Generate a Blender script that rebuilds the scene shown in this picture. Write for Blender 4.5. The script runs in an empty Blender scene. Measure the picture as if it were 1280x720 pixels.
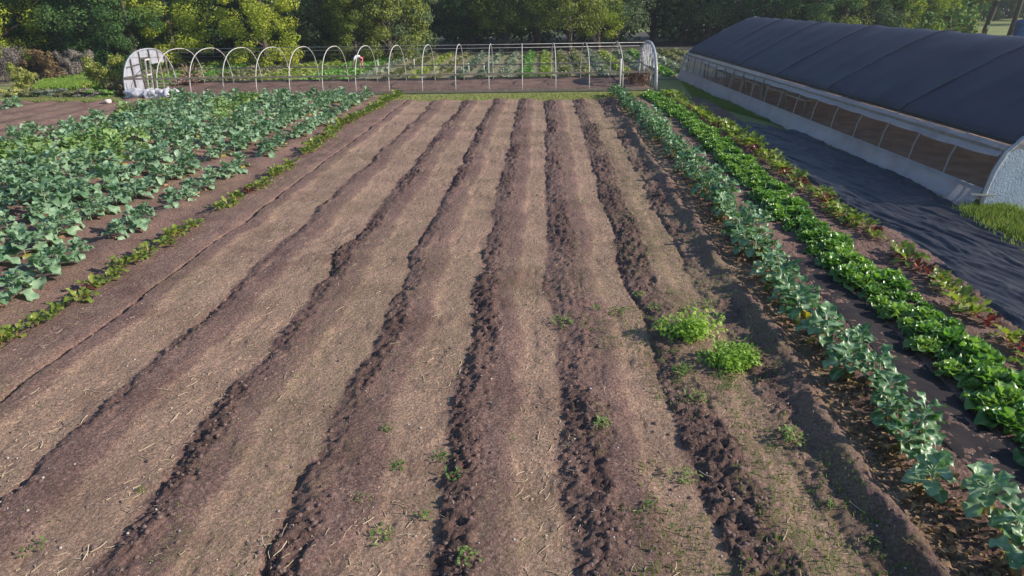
import bpy, math, random
import numpy as np
from mathutils import Vector, Matrix
R = math.radians
rng = np.random.default_rng(7); random.seed(7)
sc = bpy.context.scene
col = sc.collection
# ------------------------------------------------------------------ camera
H = 5.0; FPX = 870.0; PITCH = R(22.6); YAW = R(2.9); ROLL = R(0.9)
fw = Vector((-math.sin(YAW)*math.cos(PITCH), math.cos(YAW)*math.cos(PITCH), -math.sin(PITCH)))
rt = Vector((math.cos(YAW), math.sin(YAW), 0)); up = rt.cross(fw)
rt2 = rt*math.cos(ROLL) - up*math.sin(ROLL); up2 = up*math.cos(ROLL) + rt*math.sin(ROLL)
cd = bpy.data.cameras.new('camera'); cam = bpy.data.objects.new('camera', cd); col.objects.link(cam)
m = Matrix.Identity(4)
for i in range(3): m[i][0] = rt2[i]; m[i][1] = up2[i]; m[i][2] = -fw[i]
m[2][3] = H; cam.matrix_world = m
cd.sensor_width = 36; cd.lens = FPX/1280*36; cd.clip_start = .1; cd.clip_end = 2000
sc.camera = cam
def G(px, py, h=0.0):
    d = fw*FPX + rt2*(px-640) - up2*(py-360)
    t = (h-H)/d.z
    return Vector((d.x*t, d.y*t, h))
def AT(px, Y, h=0.0):
    """ground point on the image column px at distance Y (column taken at the ground)"""
    lo, hi = 0.2, 700.
    for _ in range(50):
        mid = (lo+hi)/2
        if G(px, mid).y > Y: lo = mid
        else: hi = mid
    g = G(px, lo); return Vector((g.x, g.y, h))
# ------------------------------------------------------------------ noise
def _h(ix, iy, s):
    n = (ix*374761393 + iy*668265263 + s*974634777) & 0xffffffff
    n = ((n ^ (n >> 13))*1274126177) & 0xffffffff
    return ((n ^ (n >> 16)) & 0xffff)/65535.0
def vn(x, y, s=0):
    x = np.asarray(x, float); y = np.asarray(y, float)
    ix = np.floor(x).astype(np.int64); iy = np.floor(y).astype(np.int64)
    fx = x-ix; fy = y-iy; fx = fx*fx*(3-2*fx); fy = fy*fy*(3-2*fy)
    a = _h(ix, iy, s); b = _h(ix+1, iy, s); c = _h(ix, iy+1, s); d = _h(ix+1, iy+1, s)
    return (a*(1-fx)+b*fx)*(1-fy) + (c*(1-fx)+d*fx)*fy
def fbm(x, y, s=0, o=3):
    v = 0; a = 1; t = 0
    for k in range(o):
        v = v + a*vn(x*2**k+17.3*k, y*2**k+9.1*k, s+k); t += a; a *= .5
    return v/t
def sst(a, b, x):
    t = np.clip((x-a)/(b-a), 0, 1); return t*t*(3-2*t)
# ------------------------------------------------------------------ materials
MATS = {}
def newmat(name):
    mt = bpy.data.materials.new(name); mt.use_nodes = True
    nt = mt.node_tree; nt.nodes.clear()
    out = nt.nodes.new('ShaderNodeOutputMaterial'); MATS[name] = mt
    return mt, nt, out
def N(nt, t, **kw):
    n = nt.nodes.new(t)
    for k, v in kw.items(): setattr(n, k, v)
    return n
def ramp(nt, fac, stops):
    r = N(nt, 'ShaderNodeValToRGB'); e = r.color_ramp.elements
    while len(e) < len(stops): e.new(.5)
    for i, (p, c) in enumerate(stops): e[i].position = p; e[i].color = (*c, 1)
    nt.links.new(fac, r.inputs[0]); return r.outputs[0]
def mix(nt, f, a, b, mode='MIX'):
    n = N(nt, 'ShaderNodeMix', data_type='RGBA', blend_type=mode)
    for idx, v in ((0, f), (6, a), (7, b)):
        if isinstance(v, (int, float)): n.inputs[idx].default_value = v
        elif isinstance(v, tuple): n.inputs[idx].default_value = (*v, 1)
        else: nt.links.new(v, n.inputs[idx])
    return n.outputs[2]
def noise(nt, scale, detail=4, rough=.6, vec=None):
    n = N(nt, 'ShaderNodeTexNoise'); n.inputs['Scale'].default_value = scale
    n.inputs['Detail'].default_value = detail; n.inputs['Roughness'].default_value = rough
    if vec is not None: nt.links.new(vec, n.inputs['Vector'])
    return n.outputs[0]
def coords(nt, sc_=None):
    t = N(nt, 'ShaderNodeTexCoord').outputs['Object']
    if sc_:
        mp = N(nt, 'ShaderNodeMapping'); mp.inputs['Scale'].default_value = sc_
        nt.links.new(t, mp.inputs[0]); return mp.outputs[0]
    return t
def simple(name, c1, c2=None, rough=.7, scale=8., metal=0., spec=.5, bump=0., transl=0., transp=0., bscale=None, tcol=None):
    mt, nt, out = newmat(name); c2 = c2 or tuple(v*.7 for v in c1)
    vec = coords(nt); p = N(nt, 'ShaderNodeBsdfPrincipled')
    c = ramp(nt, noise(nt, scale, vec=vec), [(.3, c1), (.7, c2)])
    nt.links.new(c, p.inputs['Base Color']); p.inputs['Roughness'].default_value = rough
    p.inputs['Metallic'].default_value = metal; p.inputs['Specular IOR Level'].default_value = spec
    if bump:
        b = N(nt, 'ShaderNodeBump'); b.inputs['Strength'].default_value = bump; b.inputs['Distance'].default_value = .03
        nt.links.new(noise(nt, bscale or scale*2, vec=vec), b.inputs['Height']); nt.links.new(b.outputs[0], p.inputs['Normal'])
    sh = p.outputs[0]
    if transl:
        tr = N(nt, 'ShaderNodeBsdfTranslucent'); tr.inputs[0].default_value = (*(tcol or c1), 1)
        ms = N(nt, 'ShaderNodeMixShader'); ms.inputs[0].default_value = transl
        nt.links.new(sh, ms.inputs[1]); nt.links.new(tr.outputs[0], ms.inputs[2]); sh = ms.outputs[0]
    if transp:
        tr = N(nt, 'ShaderNodeBsdfTransparent')
        ms = N(nt, 'ShaderNodeMixShader'); ms.inputs[0].default_value = transp
        nt.links.new(sh, ms.inputs[1]); nt.links.new(tr.outputs[0], ms.inputs[2]); sh = ms.outputs[0]
    nt.links.new(sh, out.inputs[0]); return mt
def leafmat(name, ca, cb, cc, rough=.45, transl=.3, spec=.5, scale=3., vein=None):
    """leaf: colour varies over each plant, between plants and per leaf face (attribute 'v')"""
    mt, nt, out = newmat(name)
    vec = coords(nt); oi = N(nt, 'ShaderNodeObjectInfo')
    at = N(nt, 'ShaderNodeAttribute', attribute_name='v')
    a1 = N(nt, 'ShaderNodeMath', operation='MULTIPLY'); a1.inputs[1].default_value = .45; nt.links.new(at.outputs['Fac'], a1.inputs[0])
    a2 = N(nt, 'ShaderNodeMath', operation='MULTIPLY_ADD'); a2.inputs[1].default_value = .42
    nt.links.new(oi.outputs['Random'], a2.inputs[0]); nt.links.new(a1.outputs[0], a2.inputs[2])
    a3 = N(nt, 'ShaderNodeMath', operation='MULTIPLY_ADD'); a3.inputs[1].default_value = .3
    nt.links.new(noise(nt, scale, 2, vec=vec), a3.inputs[0]); nt.links.new(a2.outputs[0], a3.inputs[2])
    c = ramp(nt, a3.outputs[0], [(.15, ca), (.5, cb), (.9, cc)])
    if vein:
        av = N(nt, 'ShaderNodeAttribute', attribute_name='vein')
        c = mix(nt, av.outputs['Fac'], c, vein)
    p = N(nt, 'ShaderNodeBsdfPrincipled'); nt.links.new(c, p.inputs['Base Color'])
    p.inputs['Roughness'].default_value = rough; p.inputs['Specular IOR Level'].default_value = spec
    tr = N(nt, 'ShaderNodeBsdfTranslucent')
    tc = mix(nt, 1., c, (1.25, 1.45, .55), 'MULTIPLY'); nt.links.new(tc, tr.inputs[0])
    ms = N(nt, 'ShaderNodeMixShader'); ms.inputs[0].default_value = transl
    nt.links.new(p.outputs[0], ms.inputs[1]); nt.links.new(tr.outputs[0], ms.inputs[2])
    nt.links.new(ms.outputs[0], out.inputs[0]); return mt
# ------------------------------------------------------------------ object helpers
def meta(o, label=None, cat=None, group=None, kind=None):
    if label: o['label'] = label
    if cat: o['category'] = cat
    if group: o['group'] = group
    if kind: o['kind'] = kind
    return o
def empty(name, loc=(0,0,0), rz=0., **kw):
    o = bpy.data.objects.new(name, None); col.objects.link(o); o.location = loc; o.rotation_euler = (0,0,rz)
    o.empty_display_size = .2; return meta(o, **kw)
def npmesh(name, V, F, smooth=False, attrs=None):
    """V (n,3), F (k,4) or (k,3) numpy"""
    me = bpy.data.meshes.new(name); V = np.asarray(V, np.float32); F = np.asarray(F, np.int32)
    me.vertices.add(len(V)); me.vertices.foreach_set('co', V.ravel())
    me.loops.add(F.size); me.loops.foreach_set('vertex_index', F.ravel())
    me.polygons.add(len(F)); k = F.shape[1]
    me.polygons.foreach_set('loop_start', np.arange(len(F), dtype=np.int32)*k)
    me.polygons.foreach_set('loop_total', np.full(len(F), k, np.int32))
    if smooth: me.polygons.foreach_set('use_smooth', np.ones(len(F), bool))
    for nm, a in (attrs or {}).items():
        at = me.attributes.new(nm, 'FLOAT', 'POINT'); at.data.foreach_set('value', np.asarray(a, np.float32))
    me.update(); me.validate(); return me
def put(name, me, mat=None, parent=None, loc=None, **kw):
    o = bpy.data.objects.new(name, me); col.objects.link(o)
    if mat is not None and len(me.materials) == 0: me.materials.append(mat)
    if parent: o.parent = parent
    if loc is not None: o.location = loc
    return meta(o, **kw)
def dup(o, parent=None):
    c = o.copy(); col.objects.link(c); c.parent = parent
    for ch in list(o.children): dup(ch, c)
    return c
class MB:
    def __init__(s): s.v = []; s.f = []; s.sm = []
    def _add(s, vs, fs, sm=False):
        b = len(s.v); s.v += [tuple(v) for v in vs]; s.f += [tuple(i+b for i in f) for f in fs]; s.sm += [sm]*len(fs); return s
    def box(s, c, d, rz=0., rx=0., ry=0.):
        mt = Matrix.Translation(c) @ Matrix.Rotation(rz,4,'Z') @ Matrix.Rotation(rx,4,'X') @ Matrix.Rotation(ry,4,'Y')
        vs = [mt @ Vector((x*d[0]/2, y*d[1]/2, z*d[2]/2)) for z in (-1,1) for y in (-1,1) for x in (-1,1)]
        return s._add(vs, [(0,2,3,1),(4,5,7,6),(0,1,5,4),(2,6,7,3),(0,4,6,2),(1,3,7,5)])
    def bar(s, a, b, w, h=None):
        a = Vector(a); b = Vector(b); d = (b-a); L = d.length; q = d.to_track_quat('Z','Y').to_matrix().to_4x4()
        mt = Matrix.Translation((a+b)/2) @ q; h = h or w
        vs = [mt @ Vector((x*w/2, y*h/2, z*L/2)) for z in (-1,1) for y in (-1,1) for x in (-1,1)]
        return s._add(vs, [(0,2,3,1),(4,5,7,6),(0,1,5,4),(2,6,7,3),(0,4,6,2),(1,3,7,5)])
    def tube(s, pts, r, n=8, cap=True):
        pts = [Vector(p) for p in pts]; rs = r if isinstance(r, (list, tuple)) else [r]*len(pts)
        t0 = (pts[1]-pts[0]).normalized(); nx = t0.orthogonal().normalized(); vs = []
        for i, p in enumerate(pts):
            t = (pts[min(i+1, len(pts)-1)]-pts[max(i-1, 0)]).normalized()
            nx = (nx - t*nx.dot(t)); nx = nx.normalized() if nx.length > 1e-6 else t.orthogonal().normalized()
            ny = t.cross(nx)
            for k in range(n):
                a = 2*math.pi*k/n; vs.append(p + (nx*math.cos(a)+ny*math.sin(a))*rs[i])
        fs = [(i*n+k, i*n+(k+1)%n, (i+1)*n+(k+1)%n, (i+1)*n+k) for i in range(len(pts)-1) for k in range(n)]
        if cap: fs += [tuple(range(n))[::-1], tuple(range((len(pts)-1)*n, len(pts)*n))]
        return s._add(vs, fs, True)
    def sheet(s, rows, thick=0.):
        n = len(rows[0]); vs = [p for r_ in rows for p in r_]
        fs = [(i*n+k, i*n+k+1, (i+1)*n+k+1, (i+1)*n+k) for i in range(len(rows)-1) for k in range(n-1)]
        return s._add(vs, fs, True)
    def build(s, name, mat, parent=None, **kw):
        me = bpy.data.meshes.new(name); me.from_pydata(s.v, [], s.f)
        me.polygons.foreach_set('use_smooth', s.sm); me.update()
        return put(name, me, mat, parent, **kw)
# ------------------------------------------------------------------ world, sun
HAZE = .0004
SUN_EL = 28.; SUN_AZ = 97.     # azimuth clockwise from +Y: from the right, a touch towards the camera
w = bpy.data.worlds.new('World'); sc.world = w; w.use_nodes = True
nt = w.node_tree; bg = nt.nodes['Background']
sky = nt.nodes.new('ShaderNodeTexSky'); sky.sky_type = 'NISHITA'; sky.sun_disc = False
sky.sun_elevation = R(SUN_EL); sky.sun_rotation = R(SUN_AZ); sky.air_density = 1.2; sky.dust_density = .6; sky.ozone_density = 4.
nt.links.new(sky.outputs[0], bg.inputs[0]); bg.inputs[1].default_value = .115
sd = Vector((math.sin(R(SUN_AZ))*math.cos(R(SUN_EL)), math.cos(R(SUN_AZ))*math.cos(R(SUN_EL)), math.sin(R(SUN_EL))))
sl = bpy.data.lights.new('sun', 'SUN'); sl.energy = 4.8; sl.angle = R(.6); sl.color = (1., .89, .76)
so = bpy.data.objects.new('sun', sl); col.objects.link(so); so.rotation_euler = sd.to_track_quat('Z','Y').to_euler(); so.location = (40, 0, 40)
vs_ = sc.view_settings; vs_.view_transform = 'Standard'; vs_.look = 'None'; vs_.exposure = .55; vs_.gamma = 1; vs_.use_curve_mapping = False
# ------------------------------------------------------------------ materials list
def soil_material():
    mt, nt, out = newmat('soil'); vec = coords(nt); vs3 = coords(nt, (1, .45, 1))
    tan = N(nt, 'ShaderNodeAttribute', attribute_name='tan').outputs['Fac']
    grs = N(nt, 'ShaderNodeAttribute', attribute_name='green').outputs['Fac']
    n1 = noise(nt, 2.2, 6, .7, vec); n2 = noise(nt, 26, 5, .75, vec); n3 = noise(nt, 95, 3, .7, vs3)
    purple = ramp(nt, n2, [(.3, (.070,.038,.032)), (.5, (.175,.107,.090)), (.72, (.34,.235,.20))])
    tanc = ramp(nt, n2, [(.28, (.125,.076,.054)), (.5, (.285,.188,.137)), (.72, (.48,.35,.265))])
    # edge of the dry bands broken up by noise
    ad = N(nt, 'ShaderNodeMath', operation='MULTIPLY_ADD'); nt.links.new(n1, ad.inputs[0]); ad.inputs[1].default_value = 1.1; nt.links.new(tan, ad.inputs[2])
    mr = N(nt, 'ShaderNodeMapRange'); nt.links.new(ad.outputs[0], mr.inputs[0]); mr.inputs[1].default_value = .72; mr.inputs[2].default_value = 1.35
    c = mix(nt, mr.outputs[0], purple, tanc)
    cld = N(nt, 'ShaderNodeAttribute', attribute_name='clod').outputs['Fac']
    cm = N(nt, 'ShaderNodeMath', operation='MULTIPLY_ADD', use_clamp=True); nt.links.new(n2, cm.inputs[0]); cm.inputs[1].default_value = .5; cm.inputs[2].default_value = -.15
    cm2 = N(nt, 'ShaderNodeMath', operation='ADD'); nt.links.new(cld, cm2.inputs[0]); nt.links.new(cm.outputs[0], cm2.inputs[1])
    cm3 = N(nt, 'ShaderNodeMath', operation='MULTIPLY', use_clamp=True); nt.links.new(cm2.outputs[0], cm3.inputs[0]); nt.links.new(cld, cm3.inputs[1])
    c = mix(nt, cm3.outputs[0], c, ramp(nt, n2, [(.3,(.054,.031,.027)),(.55,(.125,.077,.066)),(.75,(.26,.18,.155))]))
    # dull green moss and seedlings
    gm = N(nt, 'ShaderNodeMath', operation='MULTIPLY'); nt.links.new(grs, gm.inputs[0])
    nt.links.new(ramp(nt, noise(nt, 7, 5, .7, vec), [(.42, (0,0,0)), (.62, (1,1,1))]), gm.inputs[1])
    c = mix(nt, gm.outputs[0], c, (.15, .135, .065))
    c = mix(nt, .55, c, ramp(nt, n3, [(.30, (.28,.27,.27)), (.47, (.95,.95,.95)), (.6, (1.15,1.13,1.1)), (.72, (1.9,1.85,1.75))]), 'MULTIPLY')
    c = mix(nt, .85, c, ramp(nt, noise(nt, .7, 5, .65, vec), [(.32, (.68,.64,.64)), (.5,(1,1,1)), (.68, (1.28,1.26,1.22))]), 'MULTIPLY')
    p = N(nt, 'ShaderNodeBsdfPrincipled'); nt.links.new(c, p.inputs['Base Color']); p.inputs['Roughness'].default_value = .92
    p.inputs['Specular IOR Level'].default_value = .25
    b = N(nt, 'ShaderNodeBump'); b.inputs['Strength'].default_value = .9; b.inputs['Distance'].default_value = .035
    vo = N(nt, 'ShaderNodeTexVoronoi'); vo.inputs['Scale'].default_value = 22; nt.links.new(mix(nt, .12, vec, noise(nt, 9, 3, .6, vec), 'ADD'), vo.inputs['Vector'])
    vm = N(nt, 'ShaderNodeMath', operation='MULTIPLY'); nt.links.new(vo.outputs['Distance'], vm.inputs[0]); vm.inputs[1].default_value = .45
    hs = N(nt, 'ShaderNodeMath', operation='SUBTRACT'); nt.links.new(noise(nt, 34, 6, .75, vec), hs.inputs[0]); nt.links.new(vm.outputs[0], hs.inputs[1])
    nt.links.new(hs.outputs[0], b.inputs['Height']); nt.links.new(b.outputs[0], p.inputs['Normal'])
    nt.links.new(p.outputs[0], out.inputs[0]); return mt
SOIL = soil_material()
def grass_ground():
    mt, nt, out = newmat('grass_ground'); vec = coords(nt)
    n1 = noise(nt, .35, 5, .65, vec); n2 = noise(nt, 9, 5, .7, vec)
    c = ramp(nt, n1, [(.3, (.11,.155,.035)), (.55, (.18,.21,.06)), (.75, (.25,.24,.10))])
    c = mix(nt, .8, c, ramp(nt, n2, [(.3, (.5,.5,.5)), (.7, (1.4,1.4,1.3))]), 'MULTIPLY')
    p = N(nt, 'ShaderNodeBsdfPrincipled'); nt.links.new(c, p.inputs['Base Color']); p.inputs['Roughness'].default_value = .9
    b = N(nt, 'ShaderNodeBump'); b.inputs['Strength'].default_value = .7; b.inputs['Distance'].default_value = .05
    nt.links.new(n2, b.inputs['Height']); nt.links.new(b.outputs[0], p.inputs['Normal'])
    nt.links.new(p.outputs[0], out.inputs[0]); return mt
GRASSG = grass_ground()
COLLARD = leafmat('collard_leaf', (.055,.14,.06), (.14,.25,.135), (.27,.39,.24), rough=.5, transl=.2, spec=.5, vein=(.30,.42,.28))
COLLARDG = leafmat('green_collard_leaf', (.08,.16,.04), (.15,.26,.075), (.26,.36,.12), rough=.5, transl=.25, vein=(.30,.42,.2))
KALE = leafmat('kale_leaf', (.035,.105,.028), (.08,.185,.06), (.20,.32,.18), rough=.42, transl=.22, spec=.6, vein=(.35,.45,.33))
LETTUCE = leafmat('lettuce_leaf', (.045,.13,.025), (.12,.26,.05), (.26,.39,.10), rough=.33, transl=.35, spec=.65, vein=(.36,.5,.2))
CHARD = leafmat('chard_leaf', (.07,.13,.018), (.13,.21,.03), (.23,.29,.05), rough=.35, transl=.35, vein=(.45,.33,.1))
REDCH = leafmat('red_chard_leaf', (.06,.02,.02), (.11,.035,.03), (.12,.09,.03), rough=.35, transl=.35, vein=(.5,.02,.03))
WEEDD = leafmat('dull_weed_leaf',(.07,.13,.025),(.13,.21,.045),(.20,.27,.08),.6,.3)
WEED = leafmat('weed_leaf', (.13,.25,.025), (.24,.39,.045), (.36,.50,.09), rough=.5, transl=.35)
YELL = leafmat('yellowing_leaf',(.2,.2,.03),(.34,.30,.05),(.45,.36,.08),.5,.3)
DEAD = leafmat('dead_leaf', (.13,.07,.035), (.25,.15,.075), (.38,.27,.13), rough=.8, transl=.15)
BLADE = leafmat('grass_blade', (.06,.12,.02), (.12,.20,.035), (.24,.26,.08), rough=.6, transl=.3)
STRAW = simple('straw', (.58,.48,.33), (.30,.23,.15), .8, 3.)
STONE = simple('pale_stone', (.5,.47,.42), (.3,.27,.25), .8, 20.)
CLOD = simple('clod_soil', (.21,.14,.12), (.10,.062,.055), .95, 30., bump=.6)
TARP = simple('black_tarp', (.013,.014,.024), (.038,.037,.045), .52, 2.2, spec=.38, bump=.15, bscale=30)
PIPE = simple('galvanised_pipe', (.42,.42,.41), (.28,.28,.27), .5, 6., metal=.55)
PIPEW = simple('white_pipe', (.58,.56,.53), (.40,.38,.36), .5, 4.)
DARKPIPE = simple('weathered_rail', (.10,.09,.085), (.17,.15,.14), .7, 6.)
WOOD = simple('weathered_wood', (.30,.25,.20), (.17,.135,.11), .85, 7., bump=.3)
DWOOD = simple('dark_wood', (.10,.085,.075), (.05,.045,.04), .85, 9.)
PLASTIC = simple('greenhouse_plastic', (.58,.57,.64), (.34,.34,.42), .3, 1.6, spec=.6, transl=.4, transp=.3, bump=.5, bscale=5)
PLASTICW = simple('white_plastic', (.56,.57,.62), (.34,.35,.41), .35, 3., spec=.6, transl=.3, bump=.9, bscale=7)
CLOTH = simple('shade_cloth', (.012,.016,.042), (.042,.046,.080), .52, .8, spec=.45, transl=.33, tcol=(.72,.69,.70), bump=.15, bscale=40)
FLOORS = simple('greenhouse_soil', (.46,.33,.25), (.26,.175,.13), .95, 1.3, bump=.4, bscale=14)
# ------------------------------------------------------------------ ground sheet
def plane(name, x0, x1, y0, y1, z, mat, nx=2, ny=2, **kw):
    X, Y = np.meshgrid(np.linspace(x0,x1,nx), np.linspace(y0,y1,ny)); Z = np.full_like(X, z)
    return put(name, gridmesh(name, X, Y, Z), mat, **kw)
def gridmesh(name, X, Y, Z, smooth=True, **attrs):
    ny, nx = X.shape; idx = np.arange(nx*ny).reshape(ny, nx)
    F = np.stack([idx[:-1,:-1], idx[:-1,1:], idx[1:,1:], idx[1:,:-1]], -1).reshape(-1,4)
    return npmesh(name, np.stack([X,Y,Z],-1).reshape(-1,3), F, smooth, {k: v.ravel() for k, v in attrs.items()})
xs = np.concatenate([np.linspace(-400,-60,12), np.linspace(-50,60,60), np.linspace(70,400,12)])
ys = np.concatenate([np.linspace(-60,0,6), np.linspace(4,140,70), np.linspace(150,600,16)])
X, Y = np.meshgrid(xs, ys)
Z = -.05 + .05*fbm(X*.12, Y*.12, 3)*sst(44, 60, Y)
put('ground', gridmesh('ground', X, Y, Z), GRASSG, kind='structure')
# ------------------------------------------------------------------ the field
BEDS = [-8.6, -7.42, -5.86, -4.32, -2.78, -1.40, -.06, 1.42, 2.75, 4.0]   # left edge of every ridge
CLW  = [ .02,  .02,  .09,  .21,  .20,  .27, .33,  .42, .3]
PUW  = [ .90,  .27,  .40,  .47,  .48,  .56, .60,  .66, .7]
FIELD_Y1 = G(600,125.2).y+.4
def bedheight(X, Y, fine=True):
    wob = (fbm(X*.35+3, Y*.5, 11)-.5)*.28 + (fbm(X*1.4, Y*1.6, 12)-.5)*.20 + (vn(X*6, Y*5, 13)-.5)*.05
    x = X + wob*sst(-7.9, -6.9, X) - .3*(6/np.maximum(Y,3.5))**1.2*sst(-3.2,-1.2,X)*(1-.7*sst(2.2,3.4,X))
    z = np.zeros_like(x); tan = np.zeros_like(x); clod = np.zeros_like(x)
    for i in range(len(BEDS)-1):
        a, b = BEDS[i], BEDS[i+1]; t = (x-a)/(b-a); inb = (t >= 0) & (t < 1)
        cw, pw = CLW[i], PUW[i]+.02
        hgt = .052 if 0 < i < 8 else .03
        prof = sst(-.03, .13+cw*.5, t)*(1-sst(pw-.12, pw+.13, t))*hgt
        if i == 1: prof = -.10*np.exp(-((t-.025)/.028)**2) + sst(.0,.1,t)*(1-sst(.2,.45,t))*.05
        else: prof = prof*(.55+.7*vn(x*.4+i*5, Y*.35, 6)) - .035*np.exp(-((t-.02)/.04)**2)*sst(.35,.7,fbm(x*.5+i*7, Y*.55, 5, 2))
        z = np.where(inb, prof, z)
        tn = sst(pw-.06, pw+.10, t)*(1-.6*sst(.94, 1., t)) if i else .25+0*t
        cl = sst(0, .04, t)*(1-sst(cw, cw+.12, t)) if i != 1 else 0*t
        tan = np.where(inb, tn, tan); clod = np.where(inb, cl, clod)
    # right of 4.0: kale ridge, furrow, lettuce ridge, furrow, chard ridge
    r = x > 4.0
    zr = .07*np.exp(-((x-4.75)/.45)**2) + .07*np.exp(-((x-6.15)/.5)**2) + .05*np.exp(-((x-7.5)/.4)**2)
    z = np.where(r, zr, z); clod = np.where(r, .35, clod); tan = np.where(r, .12, tan)
    # narrow crumbly ridge in the furrow left of the kale
    z = z + .15*np.exp(-((x-3.42)/.17)**2)*(.5+.9*vn(x*3, Y*1.3, 31)); clod = np.maximum(clod, .5*np.exp(-((x-3.4)/.3)**2))
    # left of -8.6: brassica rows on low ridges
    l = x < BEDS[0]
    zl = .05*np.cos((x+9.75)/1.5*2*math.pi) - .0
    z = np.where(l, zl, z); clod = np.where(l, .3, clod); tan = np.where(l, .25, tan)
    low = (fbm(X*.5, Y*.35, 51)-.5)*.05
    z = z + low
    if fine:
        n1 = fbm(X*3.2, Y*3.2, 21, 3)-.5; n2 = vn(X*11, Y*11, 24)-.5; n3 = vn(X*24, Y*24, 25)-.5
        lump = np.maximum(0, fbm(X*6.5, Y*6.5, 27, 2)-.48)
        n4 = fbm(X*8+3, Y*8, 28, 3)-.5; n5 = np.abs(vn(X*16, Y*16, 29)-.5)
        patch = sst(.3,.7,fbm(X*.9,Y*.45,91,2))
        n6 = vn(X*33, Y*33, 30)-.5; clod = clod*(.5+.9*patch)
        z = z + n1*(.016+.03*clod) + n4*(.014+.062*clod) + n2*(.010+.022*clod) + n5*(.016+.045*clod) + n3*(.012+.024*clod) + n6*(.006+.012*clod) + lump*(.015+.04*clod)
        # wheel and foot marks on the dry bands
        z = z - .018*sst(.62,.74, vn(X*5, Y*3.2, 41))*sst(.4,.6,fbm(X*.6,Y*.6,42,2))
    return z, tan, clod
xf = np.concatenate([np.arange(-36,-9,.13), np.arange(-9,8.6,.026)])
yl = [2.6]
while yl[-1] < 42: yl.append(yl[-1] + .024*max(1., (yl[-1]/7.)**1.25))
yf = np.array(yl); X, Y = np.meshgrid(xf, yf)
Z, TAN, CL = bedheight(X, Y)
edge = sst(0, .8, np.where(X < -9, 41., FIELD_Y1)-Y+(fbm(X*.8,Y*0,61)-.5)*1.0)*sst(-36,-35.2,X)*sst(0,.25,8.55-X)
Z = np.where(edge < 1, -.055+(Z+.055+.03)*edge, Z+.03) 
GRN = (.05+.6*sst(1.2, 2.6, X)*(X < 4) + .35*sst(.45,.62, fbm(X*.6, Y*.4, 71)))*(1-.75*np.clip(CL,0,1)) 
TANM = TAN*(.55+.8*fbm(X*1.4, Y*.8, 81)) 
TANM = np.where((X > 1.9) & (X < 3.1), np.maximum(TANM, .8*fbm(X*1.5,Y*.9,82)+.1), TANM)
soil = put('soil', gridmesh('soil', X, Y, Z, clod=CL*(.35+.9*fbm(X*1.2,Y*.6,95,2)), tan=TANM, green=np.clip(GRN,0,1)), SOIL, kind='structure')
def gz(x, y):
    z, _, _ = bedheight(np.array([[x]]), np.array([[y]]), fine=False)
    return float(z[0,0])+.03+.01
def scatter_on(n, y0=3.2, y1=34, x0=-9, x1=8, pw=1.7):
    u = rng.random(n); y = (y0**(1-pw)+u*(y1**(1-pw)-y0**(1-pw)))**(1/(1-pw)); x = x0+(x1-x0)*rng.random(n)
    return x, y
# straw, twigs and roots lying on the soil (one uncountable layer)
x, y = scatter_on(15000, pw=1.5); z, tn, cl = bedheight(x[None], y[None]); z = z[0]+.034; keep = (rng.random(len(x)) < (.2+.8*tn[0])*sst(.42,.66,fbm(x*1.3,y*.9,201,3))*1.3) & (x < 4)
x, y, z = x[keep], y[keep], z[keep]; n = len(x)
L = .03+.17*rng.random(n)**3.5; wd = .002+.0035*rng.random(n); a = rng.random(n)*math.pi; dz = (rng.random(n)-.3)*.22*L
dx, dy = np.cos(a)*L, np.sin(a)*L; px_, py_ = -np.sin(a)*wd, np.cos(a)*wd; bend = (rng.random(n)-.5)*.5
P = []
for t, k in ((0, 0), (.5, 1), (1, 0)):
    cx = x+dx*t-dy*bend*k*.5; cy = y+dy*t+dx*bend*k*.5; cz = z+dz*t
    P += [np.stack([cx-px_, cy-py_, cz+.002], 1), np.stack([cx+px_, cy+py_, cz+.002], 1), np.stack([cx, cy, cz+.002+wd*1.4], 1)]
V = np.concatenate(P); F = []
for s_ in (0, 3):
    for a_, b_ in ((0,2),(2,1),(1,0)):
        i = np.arange(n); F.append(np.stack([i+(s_+a_)*n, i+(s_+b_)*n, i+(s_+3+b_)*n, i+(s_+3+a_)*n], 1))
put('straw_litter', npmesh('straw_litter', V, np.concatenate(F)), STRAW, kind='stuff', label='dry straw bits and twigs scattered over the bare soil beds', cat='straw litter')
# clods and pebbles
ICO = []
def ico():
    import bmesh
    bm = bmesh.new(); bmesh.ops.create_icosphere(bm, subdivisions=1, radius=1); v = np.array([p.co[:] for p in bm.verts]); f = np.array([[q.index for q in p.verts] for p in bm.faces]); bm.free(); return v, f
IV, IF = ico()
IV2 = None
def lumps(x, y, z, s, flat=.7):
    n = len(x); k = len(IV); V = np.repeat(IV[None], n, 0)*(1+.55*(rng.random((n,k,1))-.5))
    V = V*(s[:,None,None]*np.array([1,1,flat])*(1+.5*(rng.random((n,1,3))-.5)))
    a = rng.random(n)*6.28; ca, sa = np.cos(a)[:,None], np.sin(a)[:,None]
    V = np.stack([V[...,0]*ca-V[...,1]*sa, V[...,0]*sa+V[...,1]*ca, V[...,2]], -1) + np.stack([x,y,z],-1)[:,None]
    F = IF[None]+(np.arange(n)*k)[:,None,None]; return V.reshape(-1,3), F.reshape(-1,3)
x, y = scatter_on(46000, pw=1.6); z, tn, cl = bedheight(x[None], y[None]); keep = rng.random(len(x)) < .06+1.0*cl[0]**1.5
x, y, z = x[keep], y[keep], z[0][keep]+.03
V, F = lumps(x, y, z-.004, .006+.030*rng.random(len(x))**3.5)
put('soil_clods', npmesh('soil_clods', V, F), CLOD, kind='stuff', label='dark crumbly clods of soil along the ridge edges', cat='clods')
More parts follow.
